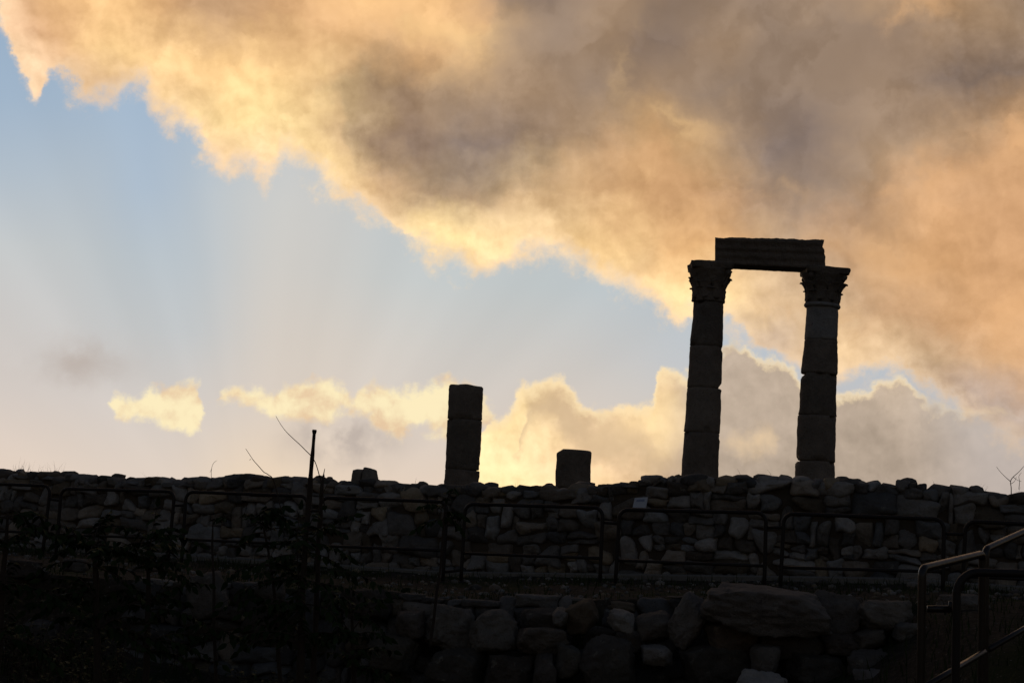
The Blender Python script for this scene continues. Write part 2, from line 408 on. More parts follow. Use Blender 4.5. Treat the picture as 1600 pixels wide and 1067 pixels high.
# ------------------------------------------------------------------ materials
def material(name):
    m = bpy.data.materials.new(name); m.use_nodes = True; t = m.node_tree
    b = t.nodes['Principled BSDF']; return m, NT(t), b
def bump(k, b, h, strength, dist):
    bp = k.new('ShaderNodeBump'); k.put(bp.inputs['Strength'], strength); k.put(bp.inputs['Distance'], dist)
    k.put(bp.inputs['Height'], h); k.put(b.inputs['Normal'], bp.outputs[0])
def stone_mat(name, scale=1.0, stain=0.5, bstr=0.8, lichen=0.3):
    m, k, b = material(name)
    tcx = k.new('ShaderNodeTexCoord').outputs['Object']
    at_ = k.new('ShaderNodeAttribute'); at_.attribute_name = 'tint'
    n1 = k.noise(tcx, 3.0*scale, 6, 0.6).outputs['Fac']; n2 = k.noise(tcx, 17.0*scale, 8, 0.7).outputs['Fac']
    n3 = k.noise(tcx, 60.0*scale, 5, 0.6).outputs['Fac']
    f = k.m('MULTIPLY_ADD', n1, 1.3, 0.35); f = k.m('MULTIPLY', f, k.m('MULTIPLY_ADD', n2, 0.9, 0.55))
    c = k.v('SCALE', at_.outputs['Color'], scale=f)
    c = k.mix(k.m('MULTIPLY', k.step(n2, 0.56, 0.68), stain), c, (0.055, 0.05, 0.045))
    n4 = k.noise(tcx, 7.5*scale, 7, 0.65).outputs['Fac']
    c = k.mix(k.m('MULTIPLY', k.step(n4, 0.60, 0.68), lichen), c, (0.42, 0.40, 0.34))
    k.put(b.inputs['Base Color'], c); k.put(b.inputs['Roughness'], 0.93); k.put(b.inputs['Specular IOR Level'], 0.2)
    vo = k.new('ShaderNodeTexVoronoi'); k.put(vo.inputs['Vector'], tcx); k.put(vo.inputs['Scale'], 24*scale)
    h = k.m('ADD', k.m('MULTIPLY', n2, 1.0), k.m('ADD', k.m('MULTIPLY', n3, 0.35), k.m('MULTIPLY', k.step(vo.outputs['Distance'], 0.0, 0.35), 0.25)))
    bump(k, b, h, bstr, 0.04/scale)
    return m
M_RUB = stone_mat('rubble_limestone')
M_BOUL = stone_mat('weathered_boulder', 1.1, 0.65, 1.0, 0.35)
M_COL = stone_mat('column_limestone', 0.45, 0.6, 0.8, 0.18)
def steel(name, col, rough, spec=0.5, metal=0.0):
    m, k, b = material(name); tcx = k.new('ShaderNodeTexCoord').outputs['Object']
    a = k.noise(tcx, 22, 6, 0.6).outputs['Fac']
    k.put(b.inputs['Base Color'], k.mix(k.step(a, 0.52, 0.7), col, [c*0.55 + 0.01 for c in col]))
    k.put(b.inputs['Roughness'], k.m('MULTIPLY_ADD', a, 0.3, rough - 0.15)); k.put(b.inputs['Specular IOR Level'], spec); k.put(b.inputs['Metallic'], metal)
    bump(k, b, k.noise(tcx, 90, 4, 0.6).outputs['Fac'], 0.15, 0.004)
    return m
M_RAIL = steel('dark_brown_painted_steel', (0.018, 0.013, 0.011), 0.55, 0.35)
M_HAND = steel('brown_gloss_painted_steel', (0.016, 0.011, 0.009), 0.36, 0.55)
def plain(name, col, rough=0.9, scale=9.0, vary=0.5, bst=0.4, spec=0.2):
    m, k, b = material(name); tcx = k.new('ShaderNodeTexCoord').outputs['Object']
    a = k.noise(tcx, scale, 7, 0.65).outputs['Fac']
    f = k.m('MULTIPLY_ADD', a, 2*vary, 1 - vary)
    k.put(b.inputs['Base Color'], k.v('SCALE', tuple(col), scale=f)); k.put(b.inputs['Roughness'], rough)
    k.put(b.inputs['Specular IOR Level'], spec)
    bump(k, b, k.noise(tcx, scale*4, 6, 0.65).outputs['Fac'], bst, 0.03)
    return m
M_MORT = plain('earth_mortar', (0.09, 0.07, 0.05), 0.97, 8)
M_KERB = plain('pale_concrete', (0.20, 0.185, 0.165), 0.9, 6, 0.35)
M_BARK = plain('sapling_bark', (0.06, 0.045, 0.035), 0.9, 30, 0.5)
M_SIGN = plain('white_sign_board', (0.55, 0.57, 0.62), 0.5, 5, 0.08, 0.0, 0.4)
M_SIGN2 = plain('faded_blue_print', (0.26, 0.30, 0.42), 0.5, 20, 0.2, 0.0, 0.4)
M_CAPM = plain('black_rubber', (0.012, 0.012, 0.012), 0.6, 20, 0.2)
def leafm(name, c1, c2):
    m, k, b = material(name); at_ = k.new('ShaderNodeAttribute'); at_.attribute_name = 'tint'
    sp = k.new('ShaderNodeSeparateColor'); k.put(sp.inputs[0], at_.outputs['Color'])
    k.put(b.inputs['Base Color'], k.mix(sp.outputs[0], c1, c2)); k.put(b.inputs['Roughness'], 0.65)
    k.put(b.inputs['Specular IOR Level'], 0.04)
    return m
M_LEAF = leafm('leaf_green', (0.016, 0.030, 0.012), (0.035, 0.055, 0.018))
M_DRY = leafm('dry_grass', (0.10, 0.08, 0.045), (0.22, 0.17, 0.10))
M_GRASS = leafm('grass_green', (0.02, 0.035, 0.012), (0.055, 0.07, 0.02))
# ground: dark soil with gravel and grassy patches
M_GRD, k, b = material('soil'); tcx = k.new('ShaderNodeTexCoord').outputs['Object']
a1 = k.noise(tcx, 0.9, 6, 0.6).outputs['Fac']; a2 = k.noise(tcx, 14, 8, 0.7).outputs['Fac']
c = k.mix(k.step(a2, 0.4, 0.65), (0.045, 0.036, 0.027), (0.085, 0.07, 0.052))
c = k.mix(k.step(a1, 0.48, 0.6), c, (0.03, 0.04, 0.016))
vo = k.new('ShaderNodeTexVoronoi'); k.put(vo.inputs['Vector'], tcx); k.put(vo.inputs['Scale'], 22.0)
c = k.mix(k.m('MULTIPLY', k.step(vo.outputs['Distance'], 0.22, 0.12, 0, 1), k.step(a2, 0.5, 0.56)), c, (0.2, 0.18, 0.155))
k.put(b.inputs['Base Color'], c); k.put(b.inputs['Roughness'], 0.97); k.put(b.inputs['Specular IOR Level'], 0.1)
bump(k, b, a2, 0.9, 0.06)

# ------------------------------------------------------------------ ground
def sm(x, a, b_): 
    t = min(max((x - a) / (b_ - a), 0.0), 1.0); return t*t*(3 - 2*t)
def cx_(X): return min(max(X, -22.0), 16.0)
def y_low(X): return 15.3 - 0.2 * cx_(X)
def y_wall(X): return 21.5 - 0.34 * cx_(X)
WALLTOP = [(-400,726),(0,734),(60,736),(95,741),(150,743),(180,748),(230,745),(290,748),(340,742),(390,741),(430,742),(480,747),(520,751),(545,751),(585,750),(620,753),(690,753),(750,754),(770,760),(850,758),(880,757),(930,752),(985,748),(1002,741),(1060,742),(1130,739),(1200,741),(1250,742),(1330,746),(1400,751),(1450,756),(1500,758),(1540,763),(1600,768),(2000,800)]
_wt = []
for x, y in WALLTOP:
    p = on_line(x, y, 21.5, 0.34); _wt.append((p.x, p.z))
WTX = [q[0] for q in _wt]; WTZ = [q[1] for q in _wt]
def wall_top(X): return float(np.interp(X, WTX, WTZ))
def slope(X, Y):
    t = min(max(X / max(Y, 1.0), -0.42), 0.42)
    return float(np.interp(t, [-.42, -.365, -.2, 0.0, .05, .1, .24, .3, .365, .42], [.009, .0108, .0145, .0190, .0212, .0295, .0315, .0305, .0295, .028]))
def terr(X): return -0.95 + 0.05 * min(max(X + 0.7, 0.0), 6.0)
def gz(X, Y):
    """ground height (relative to eye level)"""
    yl, yw = y_low(X), y_wall(X)
    right = sm(X, 3.0, 4.6)
    lowg = -1.65 - 0.35 * sm(Y, 2, 12) + 0.55 * sm(X, 1.0, 3.6) * sm(Y, 2, 8) + 0.35 * sm(-X, 2.5, 5.0) * sm(Y, 9, 14)
    t = terr(X)
    if Y < yl + 0.3:
        ramp_ = sm(Y, 8.5, yl) * right
        v = lowg + (t - lowg) * max(ramp_, sm(Y, yl - 0.05, yl + 0.25))
    elif Y < yw + 0.3: v = t
    else:
        hill = Y * slope(X, Y) - 0.12
        w = sm(Y, 62, 120)
        v = hill * (1 - w) + (62 * slope(X, Y) - 0.12) * w - 0.004 * max(0, Y - 120) ** 0.8 * w
    return v
def gw(X, Y): return EYE.z + gz(X, Y) + 0.035 * fb((X, Y, 0), 0.8, 3.0, 4) * (1 if Y < 200 else 0)
g = MB()
xs = [-2500, -900, -400, -200, -120, -80, -60] + list(np.arange(-45, -14, 1.5)) + list(np.arange(-14, 11, 0.22)) + list(np.arange(11, 40, 1.5)) + [50, 65, 80, 120, 200, 400, 900, 2500]
rows = []
for f in [-900, -300, -100, -40, -20, -10, -5]: rows.append(('a', f))
for f in np.linspace(0.0, 1.0, 60): rows.append(('b', f))
for f in np.linspace(0.0, 0.3, 6)[1:]: rows.append(('l', f))
for f in np.linspace(0.0, 1.0, 30)[1:]: rows.append(('c', f))
for f in [0.1, 0.3, 0.45]: rows.append(('w', f))
for f in np.linspace(0, 1, 26)[1:]: rows.append(('d', f))
for f in [64, 68, 74, 82, 92, 105, 120, 150, 200, 300, 500, 900, 1600, 3000]: rows.append(('a', f))
vs = []
for kind, f in rows:
    for X in xs:
        yl, yw = y_low(X), y_wall(X)
        Y = {'a': f, 'b': -2 + f * (yl + 2), 'l': yl + f, 'c': yl + .3 + f * (yw - yl - .3), 'w': yw + f, 'd': yw + .45 + f * (60 - yw - .45)}[kind]
        vs.append((X, Y, gw(X, Y)))
nx = len(xs)
fs = [(j*nx+i, j*nx+i+1, (j+1)*nx+i+1, (j+1)*nx+i) for j in range(len(rows)-1) for i in range(nx-1)]
g.add(vs, fs); tag(g.build('ground', M_GRD), kind='structure')

# ------------------------------------------------------------------ rubble wall
def stone_tint(rg):
    v = rg.choice([0.11, 0.15, 0.18, 0.22, 0.26, 0.33])*rg.uniform(0.85, 1.15)
    h = rg.random()
    if h < 0.55: c = (v*1.06, v*0.98, v*0.90)
    elif h < 0.75: c = (v*1.12, v*0.94, v*0.76)
    elif h < 0.85: c = (v*1.1, v*0.88, v*0.62)
    else: c = (v, v*0.99, v*0.98)
    return c
def clip(poly, a, b_, c):
    """keep a*x + b*y <= c"""
    out = []
    for i in range(len(poly)):
        p, q = poly[i], poly[(i+1) % len(poly)]
        dp = a*p[0] + b_*p[1] - c; dq = a*q[0] + b_*q[1] - c
        if dp <= 0: out.append(p)
        if (dp < 0 < dq) or (dq < 0 < dp):
            t = dp / (dp - dq); out.append((p[0] + (q[0]-p[0])*t, p[1] + (q[1]-p[1])*t))
    return out
def rubble_face(mb, s0, s1, topf, botf, place, seed, wmean=0.33, hmean=0.235):
    """irregular stones filling the band botf(s)..topf(s); place(s, z, d) gives the world point at depth d before the face"""
    rg = rnd(seed); polys = []
    zmin = min(botf(s0 + (s1-s0)*i/40) for i in range(41)) - 0.05; zmax = max(topf(s0 + (s1-s0)*i/40) for i in range(41)) + 0.1
    def warp(s, z): return (s + 0.05*nz((s, z*1.5, 0), 1.9, seed) , z + 0.08*nz((s, z, 0), 0.9, seed+5) + 0.04*nz((s, z, 0), 2.6, seed+8))
    z = zmin; taken = []
    while z < zmax:
        h = hmean * rg.choice([0.7, 0.85, 0.95, 1.05, 1.2]) * rg.uniform(0.9, 1.1); s = s0; nxt = []
        while s < s1:
            hit = [t for t in taken if t[0] - 0.02 <= s < t[1]]
            if hit: s = hit[0][1]; continue
            w = h * rg.choice([0.65, 0.8, 0.95, 1.1, 1.25, 1.5, 1.9]) * rg.uniform(0.85, 1.15) + 0.03
            lim = [t[0] for t in taken if t[0] > s]
            if lim and s + w > min(lim) - 0.06: w = min(lim) - s
            top = z + h
            if rg.random() < 0.16 and w < 0.5 and w > 0.12:
                top = z + h + hmean*rg.uniform(0.4, 0.7); nxt.append((s, s + w, top))
            if w > 0.02:
                j = lambda a_: rg.gauss(0, a_)
                boxes = [(s, s + w, z, top)]
                if h > 0.2 and rg.random() < 0.35:
                    f = rg.uniform(0.35, 0.65); boxes = [(s, s + w, z, z + (top-z)*f), (s, s + w, z + (top-z)*f, top)]
                elif rg.random() < 0.12 and w > 0.2:
                    f = rg.choice([0.3, 0.7]); boxes = [(s, s + w*f, z, top), (s + w*f, s + w, z, top)]
                for (xa, xb, ya, yb) in boxes:
                    q = min(xb-xa, yb-ya)*0.13
                    pl = [(xa+j(q), ya+j(q)), ((xa+xb)/2+j(q), ya+j(q*.6)), (xb+j(q), ya+j(q)), (xb+j(q*.6), (ya+yb)/2), (xb+j(q), yb+j(q)), ((xa+xb)/2+j(q), yb+j(q*.7)), (xa+j(q), yb+j(q)), (xa+j(q*.6), (ya+yb)/2)]
                    if rg.random() < 0.3: pl.pop(rg.choice([0, 2, 4, 6]))
                    polys.append([warp(*p_) for p_ in pl])
            s += w
        # stones of this row may reach into the next
        taken = [(a_, b_) for a_, b_, t_ in nxt]; z += h
    for poly in polys:
        x = sum(p for p, q in poly)/len(poly); y = sum(q for p, q in poly)/len(poly)
        if y > topf(x) + 0.1 or y < botf(x) - 0.1: continue
        poly = clip(poly, 0, 1, topf(x)); poly = clip(poly, 0, -1, -botf(x)) if len(poly) > 2 else poly
        if len(poly) < 3: continue
        cx = sum(p for p, q in poly)/len(poly); cy = sum(q for p, q in poly)/len(poly)
        size = math.sqrt(abs(sum(poly[i_][0]*poly[(i_+1)%len(poly)][1]-poly[(i_+1)%len(poly)][0]*poly[i_][1] for i_ in range(len(poly))))/2)
        if size < 0.05: continue
        # worn corners
        cr = rg.uniform(0.18, 0.28)
        for _ in range(2):
            q = []
            for i_ in range(len(poly)):
                p0, p1 = poly[i_], poly[(i_+1) % len(poly)]
                q += [(p0[0]*(1-cr)+p1[0]*cr, p0[1]*(1-cr)+p1[1]*cr), (p0[0]*cr+p1[0]*(1-cr), p0[1]*cr+p1[1]*(1-cr))]
            poly = q
        sh = rg.uniform(1.02, 1.11)
        poly = [(cx+(p-cx)*sh, cy+(q-cy)*sh) for p, q in poly]
        tx, ty = rg.gauss(0, 0.2), rg.gauss(-0.02, 0.24); bulge = size * rg.uniform(0.12, 0.34); base = rg.uniform(-0.02, 0.035)
        prof = [(1.0, -0.14), (0.985, -0.03), (0.95, -0.002), (0.87, 0.35), (0.70, 0.68), (0.45, 0.9), (0.2, 1.0)]
        vs = []; npt = len(poly); sd = rg.uniform(0, 99)
        for ri, (sc, hgt) in enumerate(prof):
            for p, q in poly:
                X, Z = cx+(p-cx)*sc, cy+(q-cy)*sc
                d = base + (hgt if ri < 3 else bulge*hgt) + (tx*(X-cx) + ty*(Z-cy))*(1 if ri > 0 else 0)
                nn = fb((X, Z, 0), 5.0, sd, 4)
                d += 0.04*nn + (0.02*fb((X, Z, 0), 15.0, sd, 3) if ri > 1 else 0)
                X += 0.02*nz((X, Z, 1), 8, sd); Z += 0.02*nz((X, Z, 2), 8, sd)
                vs.append(place(X, Z, d))
        d = base + bulge + 0.04*fb((cx, cy, 0), 5.0, sd, 4); vs.append(place(cx, cy, d))
        fs = []
        for ri in range(len(prof)-1):
            for k_ in range(npt):
                a = ri*npt+k_; b_ = ri*npt+(k_+1) % npt; fs.append((a, b_, b_+npt, a+npt))
        L = (len(prof)-1)*npt
        for k_ in range(npt): fs.append((L+k_, L+(k_+1) % npt, len(vs)-1))
        mb.add(vs, fs, stone_tint(rg))

WN = Vector((0.34, 1.0, 0)).normalized()      # into the hill
WD = Vector((1.0, -0.34, 0)).normalized()     # along the wall
WO = Vector((0, 21.5, 0))
def wplace(s, z, d): return WO + WD*s + Vector((0, 0, z)) - WN*(d - 0.03*math.sin(s*.9) - (z - 0.7)*0.06)
sx = WD.x
wall = empty('dry_stone_wall', (0, 21.5, 0.7))
tag(wall, 'long rubble stone retaining wall running across the hill behind the railing', 'wall', kind='thing')
mb = MB()
S0, S1 = -14.5, 12.0
rubble_face(mb, S0, S1, lambda s: wall_top(s*sx) - 0.07, lambda s: EYE.z + terr(s*sx) - 0.12, wplace, 11)
mb.build('stone_facing', M_RUB, wall)
# core of earth and mortar
mb = MB(); vs = []; ns_ = 240; nzv = 16
for i in range(ns_ + 1):
    s = S0 + (S1-S0)*i/ns_; zt = wall_top(s*sx) - 0.085; zb = EYE.z + terr(s*sx) - 0.3
    for j in range(nzv + 1):
        z = zb + (zt - zb)*j/nzv
        vs.append(wplace(s, z, -0.035 + 0.02*fb((s, z, 0), 6, 5)))
    for j in (0, 1):
        vs.append(wplace(s, zt + 0.0 if j == 0 else zb, -0.7))
m_ = nzv + 3
fs = [(i*m_+j, (i+1)*m_+j, (i+1)*m_+j+1, i*m_+j+1) for i in range(ns_) for j in range(m_-1)]
mb.add(vs, fs); mb.build('mortar_core', M_MORT, wall)
# coping of loose stones: the broken skyline
mb = MB(); rg = rnd(5); s = S0
while s < S1:
    w = rg.choice([0.14, 0.18, 0.22, 0.27, 0.34]) * rg.uniform(0.85, 1.2); h = rg.uniform(0.14, 0.21)
    zt = wall_top((s + w/2)*sx) + rg.uniform(-0.05, 0.035)
    dd = 0.26
    rock(mb, wplace(s + w/2, zt - h*0.5, -0.16 - rg.uniform(0, .06)), (w*0.54, dd, h*0.56), rg.randint(0, 9999), 3, 0.07, stone_tint(rg), 0.15, rg.uniform(-.2, .2), -0.33 + rg.uniform(-.2, .2))
    if rg.random() < 0.55:
        rock(mb, wplace(s + w*rg.random(), zt - 0.04 + rg.uniform(-.03,.015), -0.55), (w*0.5, 0.2, 0.09), rg.randint(0, 9999), 2, 0.07, stone_tint(rg), 0.5)
    s += w * 0.88
mb.build('coping', M_RUB, wall)
# kerb at the foot of the wall
mb = MB(); vs = []; nk = 130
for i in range(nk + 1):
    s = -13.0 + 24.0*i/nk; zb = EYE.z + terr(s*sx)
    j1 = 0.01*nz((s, 0, 0), 3.0); 
    for d, z in ((0.62, -0.15), (0.62 + j1, 0.045), (0.60 + j1, 0.06), (0.47 + j1, 0.062), (0.45, 0.05), (0.45, -0.15)):
        vs.append(WO + WD*s + Vector((0, 0, zb + z + 0.006*nz((s, d, 0), 6))) - WN*d)
fs = [(i*6+j, (i+1)*6+j, (i+1)*6+j+1, i*6+j+1) for i in range(nk) for j in range(5)]
mb.add(vs, fs); kb = mb.build('kerb', M_KERB, origin=(0, 21.0, 0.7), smooth=False)
tag(kb, 'low pale concrete kerb along the foot of the rubble wall', 'kerb')

# two blocks standing on the coping
for (x0, x1, yb, yt, sd, lab, dz) in ((541, 563, 752, 729.5, 21, 'taller tilted stone block of the pair on the wall top', 0.05), (560, 582, 751, 729, 22, 'lower right hand stone block of the pair on the wall top', -0.05)):
    p = on_line((x0+x1)/2, (yt+yb)/2, 21.5, 0.34) + WN*0.2
    hw = (x1-x0)/2*p.y/F_PX; hh = (yb-yt)/2*p.y/F_PX + 0.03
    mb = MB(); rock(mb, (p.x, p.y, p.z - 0.03), (hw*1.02, 0.15, hh), sd, 4, 0.03, (0.24, 0.22, 0.19), 2.2, dz, -0.3, 2)
    tag(mb.build('stone_block', M_RUB, origin=p), lab, 'stone block')

# ------------------------------------------------------------------ columns
YC = 50.0
def mid(xl, xr, y, Y): 
    p, q = at(xl, y, Y), at(xr, y, Y); return (p+q)/2, (q-p).length/2
def drum(name, lo, hi, parent, seed, tint, chip=0.5, bev=0.025, nr=16, caps=True, topcut=None):
    """lo / hi: (centre, radius); a weathered column drum between them"""
    mb = MB(); (c0, r0), (c1, r1) = lo, hi; seg = 72; vs = []
    ax = (c1 - c0); L = ax.length; ax = ax / L; ux = Vector((1, 0, 0)); ux = (ux - ax*ux.dot(ax)).normalized(); uy = ax.cross(ux)
    ts = [0.0, bev*0.35/L, bev/L] + [bev/L + (1-2*bev/L)*i/nr for i in range(1, nr)] + [1-bev/L, 1-bev*0.35/L, 1.0]
    for i, t in enumerate(ts):
        e = min(t, 1-t)*L; inset = bev*(1 - sm(e, 0, bev))
        for k_ in range(seg):
            a = 2*math.pi*k_/seg; r = r0 + (r1-r0)*t
            d = ux*math.cos(a) + uy*math.sin(a); p = c0 + ax*(L*t) + d*r
            w = fb(p, 1.1, seed, 4)*0.028 + fb(p, 5, seed, 4)*0.014
            ch = nz(p, 2.2, seed + 7); ch = max(0, ch - 0.18)*chip*(1 - sm(e, 0.02, 0.22))*0.5
            sc = max(0, fb(p, 1.6, seed + 31, 3) - 0.62)*0.10*chip
            r2 = r - inset + w - ch - sc
            zc = 0
            if topcut and t > 0.5: zc = topcut(d.x)*sm(t, .5, 1)
            vs.append(c0 + ax*(L*t + zc) + d*r2)
    m = len(ts); fs = [(i*seg+k_, i*seg+(k_+1)%seg, (i+1)*seg+(k_+1)%seg, (i+1)*seg+k_) for i in range(m-1) for k_ in range(seg)]
    vs.append(c0); vs.append(c1 + (ax*topcut(0) if topcut else Vector((0,0,0))))
    for k_ in range(seg):
        fs.append(((k_+1)%seg, k_, len(vs)-2)); fs.append(((m-1)*seg+k_, (m-1)*seg+(k_+1)%seg, len(vs)-1))
    mb.add(vs, fs, tint); return mb.build(name, M_COL, parent)

def column(name, label, secs, Y, tints, seed, topcut=None, chips=None):
    """secs: outline stations from the bottom up as (x_left, x_right, y)"""
    st = [mid(a, b_, y, Y) for a, b_, y in secs]
    # carry the lowest drum down into the ground
    c0, r0 = st[0]; zg = gw(c0.x, c0.y) - 0.08
    if zg < c0.z: st[0] = (Vector((c0.x, c0.y, zg)), r0)
    root = empty(name, (c0.x, c0.y, min(zg, c0.z))); tag(root, label, 'column')
    for i in range(len(st)-1):
        a, b_ = st[i], st[i+1]
        drum('drum', a, (b_[0] - (b_[0]-a[0]).normalized()*0.004, b_[1]), root, seed + i*3.1, tints[i % len(tints)], bev=0.05 if (topcut and i == len(st)-2) else 0.025, chip=(chips or {}).get(i, 0.75), topcut=topcut if i == len(st)-2 else None)
    return root, st

T1 = (0.24, 0.20, 0.165); T2 = (0.28, 0.235, 0.195); T3 = (0.20, 0.17, 0.14); T4 = (0.36, 0.345, 0.33)
LC = [(1065, 1122.5, 741), (1069, 1124.5, 676.5), (1074, 1127.5, 607), (1078, 1128.5, 542), (1083.5, 1130, 473)]
RC = [(1243, 1304.5, 746), (1243.5, 1303.5, 721), (1247.5, 1306, 650), (1252.5, 1307.5, 585), (1257, 1308.5, 532), (1261, 1308.5, 479)]
colL, stL = column('standing_column', 'tall weathered column under the left end of the stone beam', LC, YC, [T1, T2, T1, T3], 3.0)
colR, stR = column('standing_column', 'tall column with a pale top drum under the right end of the stone beam', RC, YC - 0.7, [T2, T1, T3, T1, T4], 17.0, chips={4: 0.25})
colL['group'] = colR['group'] = 'two tall columns carrying the stone beam'

def capital(root, c0, r0, c1, rw, seed, wear, tint, ring):
    """c0/r0: neck; c1: centre of the top; rw: half width of the abacus"""
    H = (c1 - c0).length; ax = (c1-c0)/H
    ux = (Vector((1,0,0)) - ax*ax.x).normalized(); uy = ax.cross(ux)
    ab = 0.17*H
    def bell(v):   # v 0..1 of the bell height
        return r0*(0.97 + 0.03*v) + (rw*1.04 - r0)*max(0, (v-0.42)/0.58)**1.1
    HB = H - ab; mb = MB(); seg = 64; vs = []; nv = 26
    for i in range(nv+1):
        v = i/nv
        for k_ in range(seg):
            a = 2*math.pi*k_/seg; d = ux*math.cos(a)+uy*math.sin(a); p = c0 + ax*(HB*v) + d*bell(v)
            r = bell(v) + 0.035*wear*fb(p, 3.0, seed, 5) - 0.03*max(0, nz(p, 4, seed))
            vs.append(c0 + ax*(HB*v) + d*r)
    fs = [(i*seg+k_, i*seg+(k_+1)%seg, (i+1)*seg+(k_+1)%seg, (i+1)*seg+k_) for i in range(nv) for k_ in range(seg)]
    fs.append(tuple(range(seg))[::-1]); fs.append(tuple(nv*seg+k_ for k_ in range(seg)))
    mb.add(vs, fs, tint); cap = mb.build('capital', M_COL, root)
    # acanthus leaves
    rg = rnd(int(seed*10)+1)
    for rr, (v0, v1, ph, wd) in enumerate(((0.0, 0.44, 0.0, 0.37), (0.10, 0.74, math.pi/8, 0.33))):
        for q in range(8):
            a0 = ph + q*math.pi/4 + rg.uniform(-.05, .05); brk = rg.uniform(0.72, 1.0) if wear > 1 else rg.uniform(0.85, 1.0)
            mb = MB(); nu, nw = 8, 14; vs = []
            for side in (0, 1):
                for j in range(nw+1):
                    t = j/nw*brk; v = v0 + (v1-v0)*min(t, 0.9)/0.9
                    curl = 0.0 if t < 0.6 else (t-0.6)/0.4
                    half = wd*(0.75 + 0.35*math.sin(min(t,1)*2.6))*(1 - 0.5*curl**2)
                    half *= 1 + 0.16*math.sin(t*22 + q)
                    for i in range(nu+1):
                        u = -1 + 2*i/nu
                        a = a0 + u*half
                        r = bell(v) + 0.045*(1+rr*0.5) + (0.13 if rr == 0 else 0.09)*curl**1.5*r0/0.6 + 0.03*(1-u*u) - 0.05*side + 0.012*math.cos(u*9)
                        drop = -0.07*max(0, t-0.86)/0.14
                        p = c0 + ax*(HB*v + drop) + (ux*math.cos(a)+uy*math.sin(a))*r
                        p = p + Vector((fb(p, 6, seed, 3), fb(p, 6, seed+5, 3), fb(p, 6, seed+9, 3)))*0.016*wear
                        vs.append(p)
            NN = (nu+1)*(nw+1); fs = []
            for sd_ in (0, 1):
                for j in range(nw):
                    for i in range(nu):
                        A = sd_*NN + j*(nu+1)+i; f = (A, A+1, A+nu+2, A+nu+1)
                        fs.append(f if sd_ == 0 else f[::-1])
            bd = [i for i in range(nu+1)] + [j*(nu+1)+nu for j in range(1, nw+1)] + [nw*(nu+1)+i for i in range(nu-1, -1, -1)] + [j*(nu+1) for j in range(nw-1, 0, -1)]
            for i in range(len(bd)):
                A, B = bd[i], bd[(i+1)%len(bd)]; fs.append((B, A, A+NN, B+NN))
            mb.add(vs, fs, tint); mb.build('acanthus_leaf', M_COL, cap)
    # corner volutes
    for q in range(4):
        a = math.pi/4 + q*math.pi/2
        if wear > 1 and q in (1, 2): continue
        mb = MB(); pts = []; d = ux*math.cos(a)+uy*math.sin(a); tt = ax.cross(d)
        base = c0 + ax*(HB*0.62) + d*(bell(.62)); top = c0 + ax*(HB*0.95) + d*(rw*1.02)
        for i in range(22):
            t = i/21
            if t < 0.5: pts.append(base.lerp(top, t*2) - d*0.03*math.sin(t*6.28) )
            else:
                w = (t-.5)*2; an = math.pi/2 - w*5.5; rr_ = 0.07*(1-0.7*w)
                pts.append(top + d*(math.cos(an)*rr_) + ax*(math.sin(an)*rr_ - 0.06))
        tube(mb, pts, [0.05 + 0.03*math.sin(min(1, i/12)*1.57) for i in range(22)], 8, tint)
        mb.build('volute', M_COL, cap)
    # abacus with hollow sides
    mb = MB(); vs = []; nl = 6; npr = 64
    for j in range(nl+1):
        z = HB + ab*j/nl; k2 = 1.0 + 0.05*math.sin(j/nl*1.57)
        for k_ in range(npr):
            a = 2*math.pi*k_/npr; ca, sa = math.cos(a), math.sin(a); m4 = max(abs(ca), abs(sa))
            r = rw/m4; edge = abs(abs(ca)-abs(sa)); r = min(r, rw*1.30); r *= 1 - 0.07*sm(edge, 0, 0.8)
            d = ux*ca + uy*sa; p = c0 + ax*z + d*r
            r = r*k2*0.96 - wear*(0.05*max(0, fb(p, 2.0, seed, 4)) + 0.02*fb(p, 7, seed, 3)) - (0.16*max(0, nz(p, 1.6, seed+2)) if wear > 1 else 0.05*max(0, nz(p, 1.6, seed+2)))
            vs.append(c0 + ax*(z + (0.02*wear*fb(p, 3, seed, 3) if j == nl else 0)) + d*r)
    fs = [(i*npr+k_, i*npr+(k_+1)%npr, (i+1)*npr+(k_+1)%npr, (i+1)*npr+k_) for i in range(nl) for k_ in range(npr)]
    vs.append(c0+ax*HB); vs.append(c0+ax*(HB+ab))
    for k_ in range(npr):
        fs.append(((k_+1)%npr, k_, len(vs)-2)); fs.append((nl*npr+k_, nl*npr+(k_+1)%npr, len(vs)-1))
    mb.add(vs, fs, tint); mb.build('abacus', M_COL, cap)
    if ring:
        mb = MB(); pts = [c0 - ax*0.05 + (ux*math.cos(a)+uy*math.sin(a))*(r0*1.05) for a in (2*math.pi*i/48 for i in range(49))]
        tube(mb, pts, 0.075, 10, T4, False); mb.build('astragal', M_COL, root)
cl_, rl_ = mid(1076.5, 1143, 413, YC); cr_, rr_ = mid(1254.5, 1323, 422, YC - 0.7)
capital(colL, stL[-1][0], stL[-1][1]*0.98, cl_, rl_, 5.3, 1.5, T1, False)
capital(colR, stR[-1][0] + Vector((0,0,0.06)), stR[-1][1]*1.0, cr_, rr_, 8.8, 0.8, T3, True)

